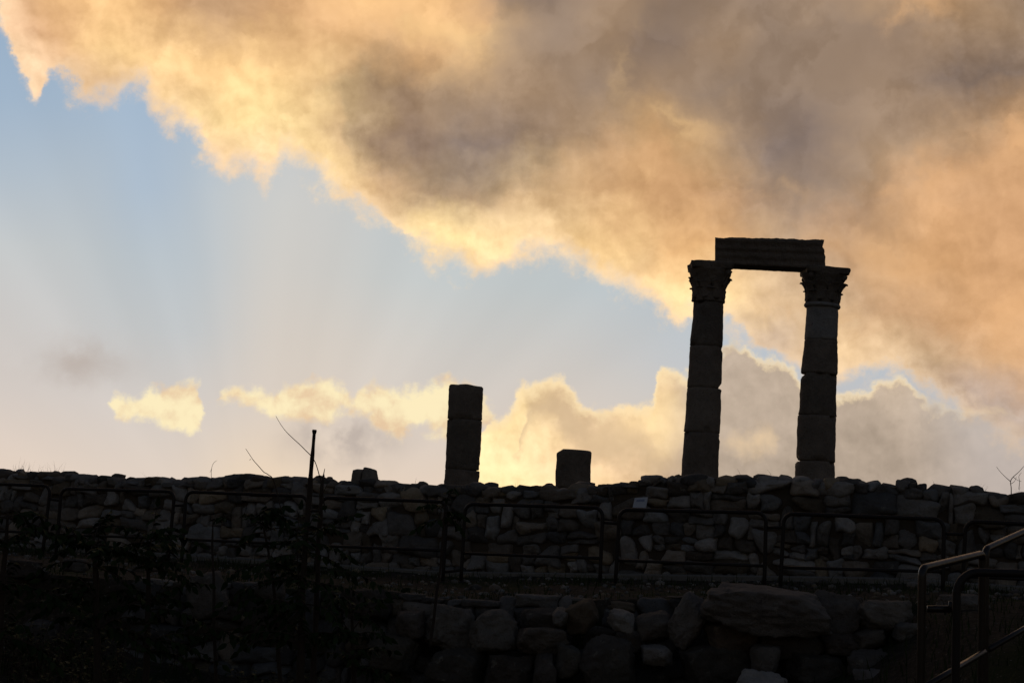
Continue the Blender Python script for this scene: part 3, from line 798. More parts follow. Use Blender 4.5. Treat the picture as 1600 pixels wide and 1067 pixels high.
# architrave block resting on the two capitals
pa, pb = at(1116.5, 412, 49.55), at(1288.5, 420, 48.85)
zt1 = at(1117, 371, 49.55).z; zt2 = at(1288, 376, 48.85).z
prof = [(0.0, 0.0), (0.0, 0.10), (0.0, 0.26), (-0.03, 0.28), (-0.03, 0.42), (-0.03, 0.54), (-0.065, 0.56), (-0.065, 0.66), (-0.065, 0.78), (-0.12, 0.84), (-0.14, 0.90), (-0.14, 1.0),
        (0.2, 1.0), (0.5, 1.0), (0.8, 1.0), (1.05, 1.0), (1.05, 0.8), (1.02, 0.5), (1.0, 0.2), (1.0, 0.0), (0.8, 0.0), (0.5, 0.0), (0.2, 0.0)]
mb = MB(); vs = []; nxs = 110; npf = len(prof)
ztop_l = zt1; print('ARCH', pa.z, pb.z, cl_.z, cr_.z, zt1, zt2)
for i in range(nxs+1):
    t = i/nxs; q = pa.lerp(pb, t); H = (zt1 + (zt2-zt1)*t) - q.z
    for (dy, h) in prof:
        p = Vector((q.x + dy*0.95*0.17, q.y + dy*0.95*0.985, q.z + h*H))
        o_ = fb(p, 1.5, 4.4, 4); sm_ = fb(p, 6, 2.2, 4)
        ero = 0.03*o_ + 0.02*sm_
        ex = 0.0
        if t > 0.9: ex = (0.06*math.sin(h*7.0+0.6) + 0.05*o_)*(t-.9)/.1 - 0.10*(t-.9)/.1*(1 if h > 0.72 else (0.6 if h < 0.3 else -0.25))
        if t < 0.08: ex = -0.03*o_*(1-t/.08)
        dz = (0.05*max(0, nz((p.x*1.3, 0, 0), 1, 3)) * -1 + 0.018*sm_)*(1 if h >= 1 else 0)
        if h < 0.01: dz = 0.012*sm_
        vs.append(p + Vector((ex, -ero if dy < 0.3 else ero, dz)))
fs = [(i*npf+j, (i+1)*npf+j, (i+1)*npf+(j+1)%npf, i*npf+(j+1)%npf) for i in range(nxs) for j in range(npf)]
fs.append(tuple(range(npf))[::-1]); fs.append(tuple(nxs*npf+j for j in range(npf)))
mb.add(vs, [f[::-1] for f in fs], T1)
tag(mb.build('architrave', M_COL, origin=(pa+pb)/2), 'long moulded stone beam lying across the two tall column capitals', 'stone beam')

# broken columns
s1, _ = column('broken_column', 'broken column of three drums standing alone, taller than the stump beside it',
    [(693.5, 747.5, 755), (695.5, 749, 734), (698.7, 753, 656.5), (702, 755.5, 602.5)], 51.0, [T1, T3, T1], 41.0, topcut=lambda u: -0.02*u + 0.015*math.cos(u*5))
s2, _ = column('column_stump', 'short single drum column stump with a chipped edge, left of the tall pair',
    [(868, 922.5, 762), (870, 924.5, 703)], 51.0, [T1], 57.0, topcut=lambda u: -0.015*u - (0.10*max(0, -u-0.7)/0.3 if u < -0.7 else 0), chips={0: 0.9})
# ------------------------------------------------------------------ tubular railing panels along the terrace
def hoop(pbl, ptl, ptr, pbr, rc, k=7):
    """leg up, rounded corner, top bar, rounded corner, leg down"""
    pbl, ptl, ptr, pbr = map(Vector, (pbl, ptl, ptr, pbr)); pts = [pbl]
    def corner(a, c, b_):
        u = (a-c).normalized()*rc; v = (b_-c).normalized()*rc
        for i in range(k+1):
            t = i/k*math.pi/2
            yield c + u*(1-math.sin(t)) + v*(1-math.cos(t))
    n1 = 4
    for i in range(1, n1): pts.append(pbl.lerp(ptl, i/n1*0.8))
    pts += list(corner(pbl, ptl, ptr))
    for i in range(1, 6): pts.append((ptl + (ptr-ptl).normalized()*rc).lerp(ptr - (ptr-ptl).normalized()*rc, i/6))
    pts += list(corner(ptl, ptr, pbr))
    for i in range(n1-1, 0, -1): pts.append(pbr.lerp(ptr, i/n1*0.8))
    pts.append(pbr); return pts
FS, F0 = 0.34, 19.2
def fl(x, y): return on_line(x, y, F0, FS)
# x,y of: bottom left, top left, top right, bottom right, and of the mid bar at left and right
PAN = [((-120,855),(-106,752),(79,759),(66,868),(-115,824),(72,833)),
       ((87,869),(96,763),(273,768),(262,882),(92,835),(268,841)),
       ((283,886),(291,768),(481,775),(474,893),(286,842),(478,851)),
       ((492,896),(502,777),(699,784),(692,905),(496,852),(696,860)),
       ((720,909),(727,787),(942,793),(937,915),(722,864),(939,872)),
       ((961,918),(968,796),(1197,801),(1194,922),(964,875),(1196,884)),
       ((1219,922),(1225,802),(1475,811),(1473,928),(1221,886),(1474,893)),
       ((1503,932),(1509,814),(1760,826),(1757,945),(1505,900),(1758,912))]
LAB = ['railing panel cut off by the left edge of the photo',
       'second railing panel from the left, behind the leafy saplings at far left',
       'railing panel left of the bare sapling pole, under the dangling twigs',
       'railing panel between the bare sapling pole and the broken three drum column',
       'railing panel below the short column stump',
       'railing panel in front of the small white sign on the wall',
       'widest full railing panel, below the right tall column',
       'railing panel cut off by the right edge, behind the sloping handrail']
for i, (bl, tl, tr, br, ml, mr) in enumerate(PAN):
    PBL, PTL, PTR, PBR, ML, MR = (fl(*q) for q in (bl, tl, tr, br, ml, mr))
    PBL.z = min(PBL.z, gw(PBL.x, PBL.y) - 0.02); PBR.z = min(PBR.z, gw(PBR.x, PBR.y) - 0.02)
    c = (PBL + PBR)/2
    root = empty('railing_panel', c); tag(root, LAB[i] + ', dark tubular steel', 'railing', 'tubular steel railing panels along the wall')
    mb = MB(); tube(mb, hoop(PBL, PTL, PTR, PBR, 0.12), 0.025, 14); mb.build('hoop_frame', M_RAIL, root)
    mb = MB(); tube(mb, [ML.lerp(MR, t) for t in (0.008, .3, .6, .992)], 0.021, 12); mb.build('mid_rail', M_RAIL, root)
    for P in (PBL, PBR):
        mb = MB(); z = gw(P.x, P.y); tube(mb, [(P.x, P.y, z - 0.03), (P.x, P.y, z + 0.012), (P.x, P.y, z + 0.016)], [0.07, 0.07, 0.03], 14); mb.build('foot_plate', M_RAIL, root)
    if i + 1 < len(PAN):
        nb = PAN[i+1]; NTL, NBL = fl(*nb[1]), fl(*nb[0])
        for f in (0.19, 0.86):
            if f > 0.5 and i not in (3,): continue
            a = PTR.lerp(PBR, f); b_ = NTL.lerp(NBL, f - 0.01)
            mb = MB(); tube(mb, [a.lerp(b_, .08), a.lerp(b_, .5), a.lerp(b_, .92)], 0.02, 12); mb.build('connector', M_RAIL, root)

# ------------------------------------------------------------------ handrails near the camera, right
def rline(x, y, Y): return at(x, y, Y)
def handrail(name, label, BL, TL, TR, BR, lows, rc, mat, extra=None):
    c = (BL+BR)/2; c.z = gw(c.x, c.y)
    root = empty(name, c); tag(root, label, 'handrail', 'brown handrails beside the path')
    mb = MB(); tube(mb, hoop(BL, TL, TR, BR, rc, 10), 0.026, 20); mb.build('hoop_frame', mat, root)
    for a, b_ in lows:
        mb = MB(); tube(mb, [a, a.lerp(b_, .5), b_], 0.021, 16); mb.build('lower_rail', mat, root)
    if extra: extra(root)
    return root
def down(p, z=None):
    zz = gw(p.x, p.y) - 0.03; return Vector((p.x, p.y, zz))
aTL, aTR = at(1441, 888, 9.0), at(1535, 865, 10.1)
aBL, aBR = down(aTL), down(aTR)
la, lb = at(1443, 1074, 9.02), at(1538, 1018, 10.08)
def link_(root):
    a, b_ = at(1449, 951, 9.0), at(1492, 951, 9.0)
    mb = MB(); tube(mb, [a, a.lerp(b_, .5), b_], 0.022, 16); mb.build('connector', M_HAND, root)
    mb = MB(); rock(mb, at(1487, 946, 8.98), (0.024, 0.024, 0.03), 3, 3, 0.01); mb.build('clamp', M_HAND, root)
handrail('handrail', 'sloping brown handrail section with a warm glint on top, nearest the middle of the photo', aBL, aTL, aTR, aBR, [(la, lb)], 0.05, M_HAND, link_)
bTL, bTR = at(1540, 858, 10.25), at(1655, 806, 11.9)
handrail('handrail', 'sloping brown handrail section climbing off the right edge of the photo', down(bTL), bTL, bTR, down(bTR), [(at(1545, 1014, 10.27), at(1658, 948, 11.9))], 0.05, M_HAND)
cTL, cTR = at(1495, 893, 8.9), at(1760, 900, 9.0)
handrail('handrail', 'level dark handrail hoop in front of the sloping handrail sections', down(cTL), cTL, cTR, down(cTR), [(at(1500,1085,8.9), at(1758,1096,9.0))], 0.14, M_RAIL)

# ------------------------------------------------------------------ small sign on the wall
q = [wplace((on_line(x, y, 21.5, .34) - WO).dot(WD), on_line(x, y, 21.5, .34).z, 0.19 + dd) for x, y, dd in ((992, 793, .05), (1012.3, 793.4, .05), (1013.8, 776.5, -.02), (993.5, 777.8, -.02))]
root = empty('sign', (q[0]+q[1])/2); tag(root, 'small pale sign board with a faded band, leaning on the rubble wall above the railing', 'sign')
def board(q, th, name, mat, parent):
    nn = (q[1]-q[0]).cross(q[3]-q[0]).normalized()
    if nn.y > 0: nn = -nn
    vs = [p for p in q] + [p - nn*th for p in q]
    mb = MB(); mb.add(vs, [(0,1,2,3), (7,6,5,4), (0,4,5,1), (1,5,6,2), (2,6,7,3), (3,7,4,0)]); return mb.build(name, mat, parent, smooth=False), nn
bo, nn = board(q, 0.025, 'board', M_SIGN, root)
def bl2(u, v): return q[0].lerp(q[1], u).lerp(q[3].lerp(q[2], u), v) + nn*0.003
board([bl2(.18, .58), bl2(.80, .58), bl2(.80, .80), bl2(.18, .80)], 0.002, 'printed_band', M_SIGN2, root)
# a stone ledge under it is part of the wall: small support stone
# ------------------------------------------------------------------ boulders of the lower terrace edge
def tq(v, w=1.0): return (v*1.05*w, v*0.97, v*0.90/w)
BO = [ # x0,x1,y0,y1, tint, tilt(deg), dY, label
 (664,742,942,1015,(.24,.23,.21),4,0.0,'pitted grey boulder, left half of the rough twin boulders below the broken column'),
 (728,814,952,1020,(.25,.24,.22),-3,-.1,'pitted grey boulder, right half of the rough twin boulders below the railing gap'),
 (814,884,948,996,(.15,.135,.12),0,.15,'dark rounded boulder just right of the rough twin boulders'),
 (862,889,950,978,(.28,.27,.25),8,-.05,'small pale round stone in the upper row, below the short column stump'),
 (883,936,938,988,(.20,.165,.12),-14,0,'yellowish brown slanting stone beside the small pale round stone'),
 (950,993,952,986,(.42,.41,.39),5,-.1,'bright pale small stone in the middle of the lower stone row'),
 (798,886,978,1022,(.19,.17,.145),-6,-.25,'flat wide brown slab stone under the dark rounded boulder'),
 (996,1050,952,1004,(.20,.185,.165),-12,-.05,'grey brown slanting stone right of the bright pale small stone'),
 (1046,1104,934,1008,(.30,.285,.27),-38,-.15,'tall pale grey stone leaning against the huge flat boulder'),
 (1094,1286,908,988,(.25,.235,.22),3,-.25,'huge flat topped pale boulder, the widest stone of the row'),
 (1100,1180,968,1024,(.19,.15,.115),0,-.2,'reddish brown block directly beneath the left end of the huge flat boulder'),
 (906,994,994,1080,(.15,.14,.125),0,-.45,'large dark block in the bottom row below the slanting yellowish stone'),
 (866,908,1006,1060,(.17,.16,.14),2,-.4,'narrow upright dark stone left of the large dark bottom block'),
 (830,872,1022,1080,(.16,.145,.13),0,-.5,'rounded dark stone at the bottom, left of the narrow upright stone'),
 (998,1054,1008,1040,(.34,.33,.32),4,-.4,'flat pale stone in the bottom row right of the large dark block'),
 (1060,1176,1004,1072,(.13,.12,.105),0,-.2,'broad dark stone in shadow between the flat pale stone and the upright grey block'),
 (1172,1218,1004,1058,(.22,.21,.195),0,-.45,'upright squarish grey block below the middle of the huge flat boulder'),
 (1142,1237,1050,1120,(.50,.49,.47),3,-1.3,'brightest pale boulder cut off by the bottom edge of the photo'),
 (1262,1348,926,990,(.19,.175,.16),6,0,'dark jutting stone touching the right end of the huge flat boulder'),
 (1334,1426,934,992,(.27,.25,.22),4,-.05,'smooth round shouldered boulder right of the dark jutting stone'),
 (1178,1284,984,1028,(.15,.135,.12),-2,-.1,'long low dark stone under the right half of the huge flat boulder'),
 (1280,1350,984,1022,(.16,.14,.125),3,-.1,'low brown stone below the dark jutting stone'),
 (1322,1398,1016,1085,(.20,.185,.17),-20,-.5,'slanting grey boulder at the bottom, right of the low stones'),
 (1334,1392,1044,1090,(.27,.26,.255),4,-.95,'rounded grey stone in front of the slanting boulder at the bottom'),
 (1326,1384,982,1012,(.19,.175,.15),-10,-.15,'small broken stone under the smooth round shouldered boulder'),
 (1392,1444,972,1003,(.22,.21,.19),-4,-.3,'low flat stone beside the foot of the nearest handrail'),
 (1468,1540,926,968,(.24,.225,.205),2,.1,'grey stone behind the handrail hoop'),
 (1582,1650,957,994,(.30,.29,.28),0,.2,'pale stone at the right edge behind the handrails'),
 (296,356,892,962,(.30,.29,.27),-22,-.3,'pale pointed boulder among the saplings on the left'),
 (400,446,902,948,(.22,.21,.19),10,-.1,'grey boulder half hidden left of the bare sapling pole'),
 (616,664,952,996,(.17,.155,.14),-4,-.1,'dark angular stone just left of the rough twin boulders'),
 (536,612,918,968,(.17,.155,.14),6,.0,'wide dark stone between the bare sapling pole and the leaning stem'),
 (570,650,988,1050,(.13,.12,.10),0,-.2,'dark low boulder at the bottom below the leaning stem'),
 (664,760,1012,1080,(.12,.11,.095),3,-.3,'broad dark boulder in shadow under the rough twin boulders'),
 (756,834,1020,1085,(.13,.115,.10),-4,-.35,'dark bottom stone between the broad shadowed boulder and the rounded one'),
 (40,90,966,1006,(.20,.19,.19),0,-.3,'small greyish boulder at lower left in the weeds'),
 (10,70,872,905,(.16,.14,.125),0,.3,'low stone at the far left below the railing'),
 (96,140,872,893,(.22,.21,.19),0,.3,'low flat stone by the feet of the second railing panel'),
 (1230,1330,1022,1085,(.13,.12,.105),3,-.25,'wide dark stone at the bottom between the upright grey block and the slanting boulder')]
for i, (x0, x1, y0, y1, tint, tilt, dY, lab) in enumerate(BO):
    Yb = 15.05; t = ((x0+x1)/2 - 800)/F_PX; Yb = 15.05/(1 + 0.2*t) + dY
    c = at((x0+x1)/2, (y0+y1)/2, Yb); hw = (x1-x0)/2*Yb/F_PX; hh = (y1-y0)/2*Yb/F_PX
    ti = R(tilt); 
    if abs(tilt) > 30: hw, hh, ti = hh*1.12, hw*0.9, R(-62)
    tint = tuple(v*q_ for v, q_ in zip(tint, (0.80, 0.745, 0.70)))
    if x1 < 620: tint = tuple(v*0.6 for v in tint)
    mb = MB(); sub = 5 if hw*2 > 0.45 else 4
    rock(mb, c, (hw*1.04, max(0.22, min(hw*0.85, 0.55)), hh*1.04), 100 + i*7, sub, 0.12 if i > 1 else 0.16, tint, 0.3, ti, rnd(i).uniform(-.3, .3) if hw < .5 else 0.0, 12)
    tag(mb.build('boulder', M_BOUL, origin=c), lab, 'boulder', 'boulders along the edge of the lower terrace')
# low rubble bank that fills behind and between them
def lplace(s, z, d):
    dn = Vector((0.2, 1, 0)).normalized(); al = Vector((1, -0.2, 0)).normalized()
    return Vector((0, 15.3, 0)) + al*s + Vector((0, 0, z)) - dn*(d - 0.12*math.sin(s*1.9) - (z-0.2)*0.25)
bank = empty('rubble_bank', (0, 15.3, 0)); tag(bank, 'low dark bank of rubble stones holding up the terrace behind the large boulders', 'stone bank')
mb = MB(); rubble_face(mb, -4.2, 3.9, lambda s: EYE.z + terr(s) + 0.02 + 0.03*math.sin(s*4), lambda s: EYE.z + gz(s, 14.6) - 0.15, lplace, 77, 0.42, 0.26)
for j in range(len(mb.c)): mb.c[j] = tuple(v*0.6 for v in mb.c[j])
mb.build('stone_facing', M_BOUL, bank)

# loose pebbles on the terrace: nobody could count them
mb = MB(); rg = rnd(9)
for i in range(900):
    X = rg.uniform(-8, 8); yl, yw = y_low(X), y_wall(X); Y = rg.uniform(yl + 0.1, yw - 0.2); r = rg.uniform(0.012, 0.035) * (2.0 if rg.random() < .06 else 1)
    rock(mb, (X, Y, gw(X, Y) + r*0.3), (r*1.3, r, r*0.8), i, 1, 0.05, stone_tint(rg), 0, 0, rg.uniform(0, 3), 4)
tag(mb.build('loose_gravel', M_BOUL, origin=(0, 18, .7)), 'scattered pebbles on the dark soil between the boulders and the railing', 'gravel', kind='stuff')

# ------------------------------------------------------------------ vegetation
def blade(mb, p, h, lean, az, w, t, nseg=4):
    d = Vector((math.cos(az), math.sin(az), 0)); s = Vector((-d.y, d.x, 0)); vs = []
    for i in range(nseg+1):
        u = i/nseg; c = Vector(p) + Vector((0,0,h*u*(1-0.15*lean*u))) + d*(lean*h*u*u)
        ww = w*(1-u)**0.7
        vs += [c - s*ww, c + s*ww]
    mb.add(vs, [(2*i, 2*i+1, 2*i+3, 2*i+2) for i in range(nseg)], (t, t, t))
mb = MB(); rg = rnd(31)
for i in range(9000):
    X = rg.uniform(-9, 8); yl, yw = y_low(X), y_wall(X); u = rg.random()
    if u < 0.45: Y = yw - 0.34*0 - 2.3 + rg.gauss(0, 0.45)
    elif u < 0.7: Y = yl + 0.25 + abs(rg.gauss(0, 0.35))
    else: Y = rg.uniform(yl+.1, yw-.3)
    if nz((X, Y, 0), 1.1, 4) < -0.02 and rg.random() < .8: continue
    if Y > yw - .1: continue
    h = rg.uniform(0.04, 0.14)*(1.8 if rg.random() < 0.06 else 1)
    blade(mb, (X, Y, gw(X, Y) - 0.01), h, rg.uniform(0.1, 0.9), rg.uniform(0, 6.28), 0.006, rg.random(), 3)
for i in range(6000):      # foreground and the slope at right
    if rg.random() < .5: X = rg.uniform(2.6, 7.5); Y = rg.uniform(8.5, y_low(X))
    else: X = rg.uniform(-7, 1.5); Y = rg.uniform(10.5, y_low(X) - .2)
    h = rg.uniform(0.05, 0.2); blade(mb, (X, Y, gw(X, Y) - 0.01), h, rg.uniform(0.1, 0.9), rg.uniform(0, 6.28), 0.006, rg.random(), 3)
tag(mb.build('grass', M_GRASS, origin=(0, 16, .5)), 'short dark grass and weeds on the terrace and the slope below it', 'grass', kind='stuff')
# grass standing against the light on the wall top
mb = MB(); rg = rnd(8)
def crest(x, hpx, n_, spread=2):
    for j in range(n_):
        xx = x + rg.uniform(-spread, spread); p = on_line(xx, 745, 21.5, .34) + WN*rg.uniform(.25, .5)
        p.z = wall_top(p.x) - 0.06; h = (hpx*rg.uniform(.5, 1.05) + 9)*p.y/F_PX
        blade(mb, p, h, rg.uniform(0.0, 0.75), rg.choice([0, 3.14]) + rg.uniform(-.6, .6), 0.0055, rg.random(), 5)
for x, h, n_ in ((2,14,3),(8,20,4),(14,12,3),(22,15,3),(33,19,3),(37,8,2),(48,17,3),(54,16,4),(62,10,3),(70,20,4),(75,10,2),(5,8,4),(28,7,4),(60,7,4),(210,9,2),(222,6,3),(228,8,1),(110,5,2),(300,4,2),(798,16,1),(801,8,2),(1152,9,1),(1203,10,1),(1206,6,2),(1460,8,3),(1524,8,2),(1532,12,2),(1538,8,2),(635,8,1),(565,9,1),(1030,5,1),(900,4,1),(672,5,1),(395,5,1),(1592,10,3)):
    crest(x, h, n_)
tag(mb.build('dry_grass', M_DRY, origin=(0, 22, 2.2)), 'thin dry grass blades standing on the wall top against the sky', 'dry grass', kind='stuff')

def stalk(name, label, cat, strands, Y, mat=M_BARK, group=None):
    """strands: lists of (x, y, radius in m)"""
    base = at(strands[0][0][0], strands[0][0][1], Y); root = empty(name, base); tag(root, label, cat, group)
    for k_, st in enumerate(strands):
        mb = MB(); pts = [at(x, y, Y + (0.05*math.sin(i*1.3+k_))) for i, (x, y, r) in enumerate(st)]
        # refine
        P, Rr = [], []
        for i in range(len(pts)-1):
            for j in range(4):
                t = j/4; P0 = pts[max(i-1,0)]; P1 = pts[i]; P2 = pts[i+1]; P3 = pts[min(i+2, len(pts)-1)]
                P.append(0.5*((2*P1)+(-P0+P2)*t+(2*P0-5*P1+4*P2-P3)*t*t+(-P0+3*P1-3*P2+P3)*t**3)); Rr.append(st[i][2]*(1-t)+st[i+1][2]*t)
        P.append(pts[-1]); Rr.append(st[-1][2])
        if Rr[0] > 0.012:
            P = [p + Vector((nz(p, 5, 2), nz(p, 5, 9), 0))*0.012 for p in P]; Rr = [r*(1+0.25*nz(p, 9, 4)) for r, p in zip(Rr, P)]
        tube(mb, P, Rr, 8); mb.build(('stem' if k_ == 0 else 'twig'), mat, root)
    return root
# thistle against the sky at right
stalk('dry_thistle', 'bare branching dry thistle on the wall top at far right', 'plant',
  [[(1580,775,.008),(1580,762,.007),(1579,752,.006),(1583,745,.005),(1592,737,.004),(1600,728,.003)], [(1579,752,.006),(1572,746,.004),(1563,737,.003),(1557,729,.0025)],
   [(1583,745,.004),(1590,750,.003),(1596,752,.0025)], [(1592,764,.005),(1593,752,.004),(1592,744,.003),(1596,738,.002)], [(1579,756,.004),(1585,752,.003),(1588,745,.002)]], 21.0)
stalk('dry_weed_stalk', 'slender dry weed with a bent tip on the wall top left of the bare pole', 'plant',
  [[(331,752,.005),(330,742,.004),(331,730,.003),(334,723,.003),(339,719,.002)], [(331,731,.003),(328,738,.002)]], 23.0)

def leaflet(mb, p, d, up, L, w, t):
    d = d.normalized(); s = d.cross(up)
    s = s.normalized() if s.length > 1e-4 else Vector((1,0,0)); nrm = s.cross(d)
    pr = [(0, .25), (.25, 1), (.55, .85), (.8, .45), (1, 0.02)]
    vs = []
    for u, ww in pr:
        c = p + d*(L*u) - nrm*(L*0.22*u*u); vs += [c - s*(w*ww) + nrm*w*.25*ww, c, c + s*(w*ww) + nrm*w*.25*ww]
    fs = []
    for i in range(len(pr)-1):
        a = i*3; fs += [(a, a+1, a+4, a+3), (a+1, a+2, a+5, a+4)]
    mb.add(vs, fs, (t, t, t))
def frond(fm, sm_, p, d, L, rg, npair=9, lw=0.018, ll=0.10):
    """pinnate leaf: a drooping midrib with paired leaflets"""
    d = d.normalized(); pts = []; c = p.copy(); dd = d.copy(); n_ = 12; bend_ = rg.gauss(0, .05)
    for i in range(n_+1):
        pts.append(c.copy()); dd = (dd + Vector((bend_, bend_*.6, -0.085))).normalized(); c = c + dd*(L/n_)
    tube(sm_, pts, [0.004*(1-i/(n_+1)) + 0.0012 for i in range(n_+1)], 5)
    for k_ in range(npair):
        u = 0.18 + 0.8*k_/npair; i = min(int(u*n_), n_-1); q = pts[i].lerp(pts[i+1], u*n_-i); tg = (pts[i+1]-pts[i]).normalized()
        sd = tg.cross(Vector((0,0,1))); sd = sd.normalized() if sd.length > .05 else Vector((1,0,0))
        for sg in (-1, 1):
            dv = (sd*sg + tg*0.45 + Vector((rg.uniform(-.15,.15), rg.uniform(-.15,.15), -0.35 + rg.uniform(-.2,.1))))
            
            if rg.random() < .1: continue
            leaflet(fm, q, dv + Vector((rg.gauss(0,.25), rg.gauss(0,.25), rg.gauss(-.15,.3))), Vector((rg.gauss(0,.5), rg.gauss(0,.5), 1)), ll*rg.uniform(.55, 1.15)*(1-.35*u), lw*rg.uniform(.7,1.25), rg.random())
    leaflet(fm, pts[-1], dd, Vector((0,1,0)), ll*.8, lw, rg.random())
def sapling(label, pole, Y, fronds, seed, name='sapling', cut=False, group='leafy saplings on the left'):
    """pole: (x, y, r); fronds: (x, y, dirx, dirz, length) in the plane of the photo"""
    rg = rnd(seed); base = at(pole[0][0], pole[0][1], Y); root = empty(name, base); tag(root, label, 'sapling', group)
    st = MB(); pts = [at(x, y, Y) for x, y, r in pole]; P, Rr = [], []
    for i in range(len(pts)-1):
        for j in range(8): P.append(pts[i].lerp(pts[i+1], j/8)); Rr.append(pole[i][2] + (pole[i+1][2]-pole[i][2])*j/8)
    P.append(pts[-1]); Rr.append(pole[-1][2])
    P = [p + Vector((nz(p, 3, seed), nz(p, 3, seed+3), 0))*0.010 for p in P]; Rr = [r*(1+0.22*nz(p, 11, seed)) for r, p in zip(Rr, P)]
    if cut: Rr[-2] *= 1.5; Rr[-1] *= 1.25; Rr[-3] *= 1.3
    tube(st, P, Rr, 12); tr = st.build('trunk', M_BARK, root)
    fm, sm_ = MB(), MB()
    for (x, y, dx, dz, L) in fronds:
        p = at(x, y, Y + rg.uniform(-.1, .1)); frond(fm, sm_, p, Vector((dx, rg.uniform(-.5, .5), dz)), L, rg)
    if fm.v:
        fo = fm.build('foliage', M_LEAF, root); sm_.build('leaf_stalks', M_BARK, root)
    return root
YS = 10.0
rg = rnd(77)
def fan(x, y, n_, L, rg, up=0.5):
    out = []
    for i in range(n_):
        a = rg.uniform(0.1, math.pi-0.1); out.append((x + rg.uniform(-6, 6), y + rg.uniform(-8, 8), math.cos(a)*1.0, up*math.sin(a) + rg.uniform(-.2, .2), L*rg.uniform(.7, 1.1)))
    return out
sapling('tall bare sapling pole with a cut top rising above the wall against the sky', [(466,1120,.028),(470,1020,.026),(474,920,.022),(479,830,.018),(484,770,.018),(488,720,.0155),(490,690,.0125),(491.5,671,.012)], YS,
  fan(474,862,5,.5,rg) + fan(472,905,7,.55,rg) + fan(470,950,7,.55,rg) + fan(480,840,3,.4,rg) + fan(468,1000,7,.5,rg), 5, 'bare_sapling', True)
stalk('thin_sapling', 'thin dark shoot with a forked tip just right of the bare sapling pole', 'sapling',
  [[(489,1100,.022),(494,960,.020),(498,860,.016),(501,790,.014),(503,760,.013),(504.5,746,.011),(505.5,740,.004),(507.5,732,.002)], [(505,770,.003),(511,757,.0015)], [(504,760,.003),(499,752,.0015)]], 10.4)
stalk('arching_twig', 'long thin twig arching up to the left behind the bare sapling pole', 'twig',
  [[(508,800,.0040),(502,755,.0036),(499,743,.0034),(496,732,.0032),(492,721,.0030),(486,712,.0030),(478,704,.0028),(468,694,.0026),(457,684,.0024),(446,673,.0020),(438,662,.0017),(431,650,.0014)]], 9.8)
stalk('short_arching_twig', 'short thin twig pointing up left over the wall top, left of the pole', 'twig',
  [[(440,800,.0036),(428,752,.0032),(420,742,.0030),(412,737,.0028),(404,728,.0024),(396,719,.0022),(390,710,.0018),(384,701,.0014)], [(392,717,.0016),(390,718.5,.002)]], 9.8)
sapling('leaning thin sapling with small leaves at its tip in front of the wall', [(672,1010,.012),(680,950,.012),(688,890,.011),(692,840,.009),(695,800,.006),(696,785,.004)], 12.0,
  [(695,795,-.6,.5,.25),(695,800,.7,.3,.2),(694,812,-.9,.1,.28),(696,786,.3,.9,.22),(694,806,.9,-.1,.2)], 15)
sapling('leafy sapling at left with fronds hanging over the second railing panel', [(150,1120,.026),(152,1000,.022),(150,900,.018),(146,850,.010),(144,835,.006)], 9.5,
  fan(146,850,6,.42,rg) + fan(150,880,7,.5,rg) + fan(152,930,7,.5,rg) + fan(150,985,6,.5,rg), 25)
sapling('leafy sapling between the second and third railing panels', [(226,1120,.024),(230,990,.020),(232,890,.014),(234,845,.006)], 9.7,
  fan(234,848,6,.40,rg) + fan(232,890,7,.48,rg) + fan(228,945,7,.5,rg) + fan(228,1010,6,.5,rg), 26)
sapling('leafy sapling at the far left edge reaching up to the wall', [(-10,1120,.028),(0,960,.022),(8,860,.014),(14,800,.007)], 9.0,
  fan(14,803,6,.42,rg,.3) + fan(8,850,6,.45,rg) + fan(0,920,7,.5,rg) + fan(0,1000,7,.5,rg), 27)
sapling('slim sapling with few leaves left of the pole, before the third railing panel', [(340,1110,.014),(334,980,.012),(334,900,.010),(332,850,.008),(333,812,.004)], 11.0,
  [(333,815,.5,.5,.16),(410,800,.5,.1,.01)] + fan(336,985,4,.35,rg), 28)
sapling('small leafy shoot whose leaves cross the third railing panel', [(440,1100,.016),(432,960,.012),(420,860,.009),(408,806,.004)], 10.2,
  fan(408,808,5,.26,rg) + fan(414,830,4,.3,rg) + fan(424,880,4,.35,rg), 29)
sapling('short bushy sapling right of the bare pole at the bottom of the photo', [(556,1120,.020),(552,1010,.016),(548,950,.008)], 10.6,
  fan(550,955,5,.42,rg) + fan(552,990,6,.45,rg) + fan(554,1040,6,.45,rg), 30)
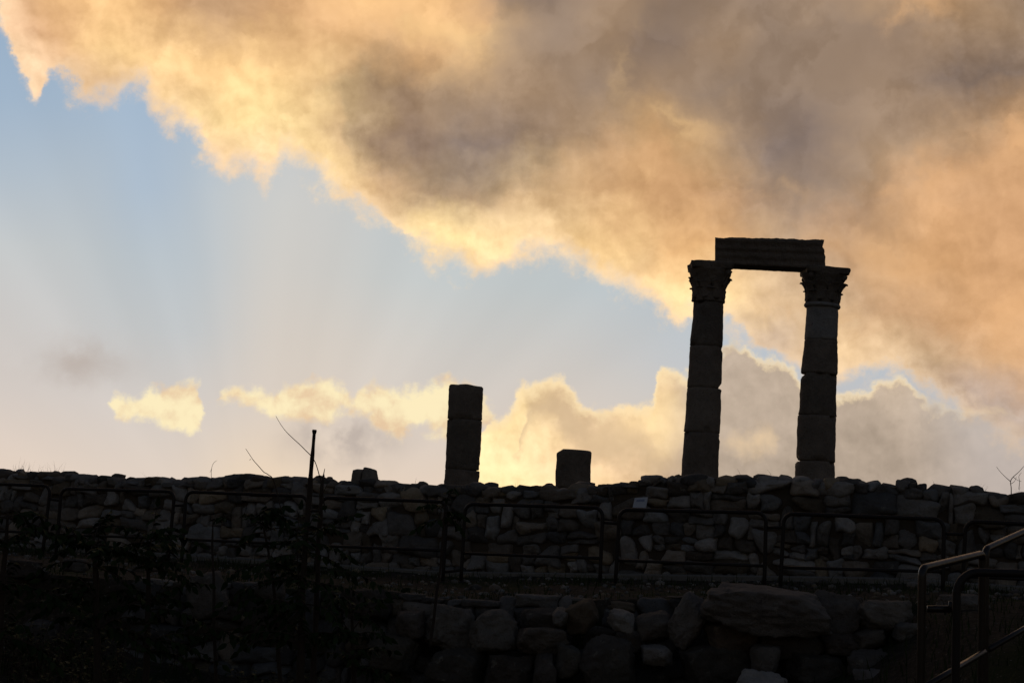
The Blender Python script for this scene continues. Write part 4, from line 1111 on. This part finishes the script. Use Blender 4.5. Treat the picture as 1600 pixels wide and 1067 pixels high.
# dark weeds at lower left
def weed(label, x, y, w, h, Y, n_, seed):
    rg = rnd(seed); c = at(x, y, Y); root = empty('weed_clump', c); tag(root, label, 'weeds', 'weed clumps at lower left')
    fm, sm_ = MB(), MB(); kx = Y/F_PX
    for i in range(n_):
        a = rg.uniform(0, 6.28); b0 = Vector((c.x + rg.gauss(0, .3)*w*kx, c.y + rg.gauss(0, .2), c.z)); b0.z = min(b0.z, gw(b0.x, b0.y))
        tip = b0 + Vector((math.cos(a)*w*kx*rg.uniform(.05,.35), math.sin(a)*.2, h*kx*rg.uniform(.45, 1)))
        pts = [b0.lerp(tip, t/6) + Vector((0, 0, 0.03*math.sin(t))) for t in range(7)]; tube(sm_, pts, [0.004]*6 + [0.0015], 5)
        for j in range(9):
            t = rg.uniform(.25, 1); p = b0.lerp(tip, t); an = rg.uniform(0, 6.28)
            leaflet(fm, p, Vector((math.cos(an), math.sin(an), rg.uniform(-.4, .5))), Vector((0,0,1)), rg.uniform(.04, .09), rg.uniform(.010, .02), rg.random())
    fm.build('foliage', M_LEAF, root); sm_.build('stems', M_BARK, root)
weed('dark weed clump in the bottom left corner', 40, 1100, 130, 110, 9.0, 70, 1)
weed('dark weed clump under the far left leafy saplings', 190, 1090, 140, 90, 9.2, 60, 2)
weed('dark weed clump at the bottom between the saplings and the bare pole', 380, 1090, 120, 95, 9.6, 55, 3)
weed('dark weed clump around the small greyish boulder', 100, 1010, 110, 80, 12.5, 60, 4)
weed('dark weed clump before the pale pointed boulder', 290, 1000, 100, 70, 12.8, 50, 5)
weed('dark weed clump by the foot of the leaning thin sapling', 640, 1080, 90, 70, 12.4, 40, 6)
weed('dark weed clump at the far left behind the saplings', 20, 960, 150, 90, 13.5, 80, 7)
weed('dark weed clump beneath the second railing panel', 150, 960, 150, 80, 14.0, 80, 8)
weed('dark weed clump left of the bare pole at the terrace edge', 430, 980, 150, 80, 13.4, 80, 9)
weed('dark weed clump in the hollow at lower left centre', 260, 1060, 170, 90, 11.5, 80, 10)
weed('dark weed clump right of the bare pole', 520, 1040, 130, 80, 12.2, 70, 11)
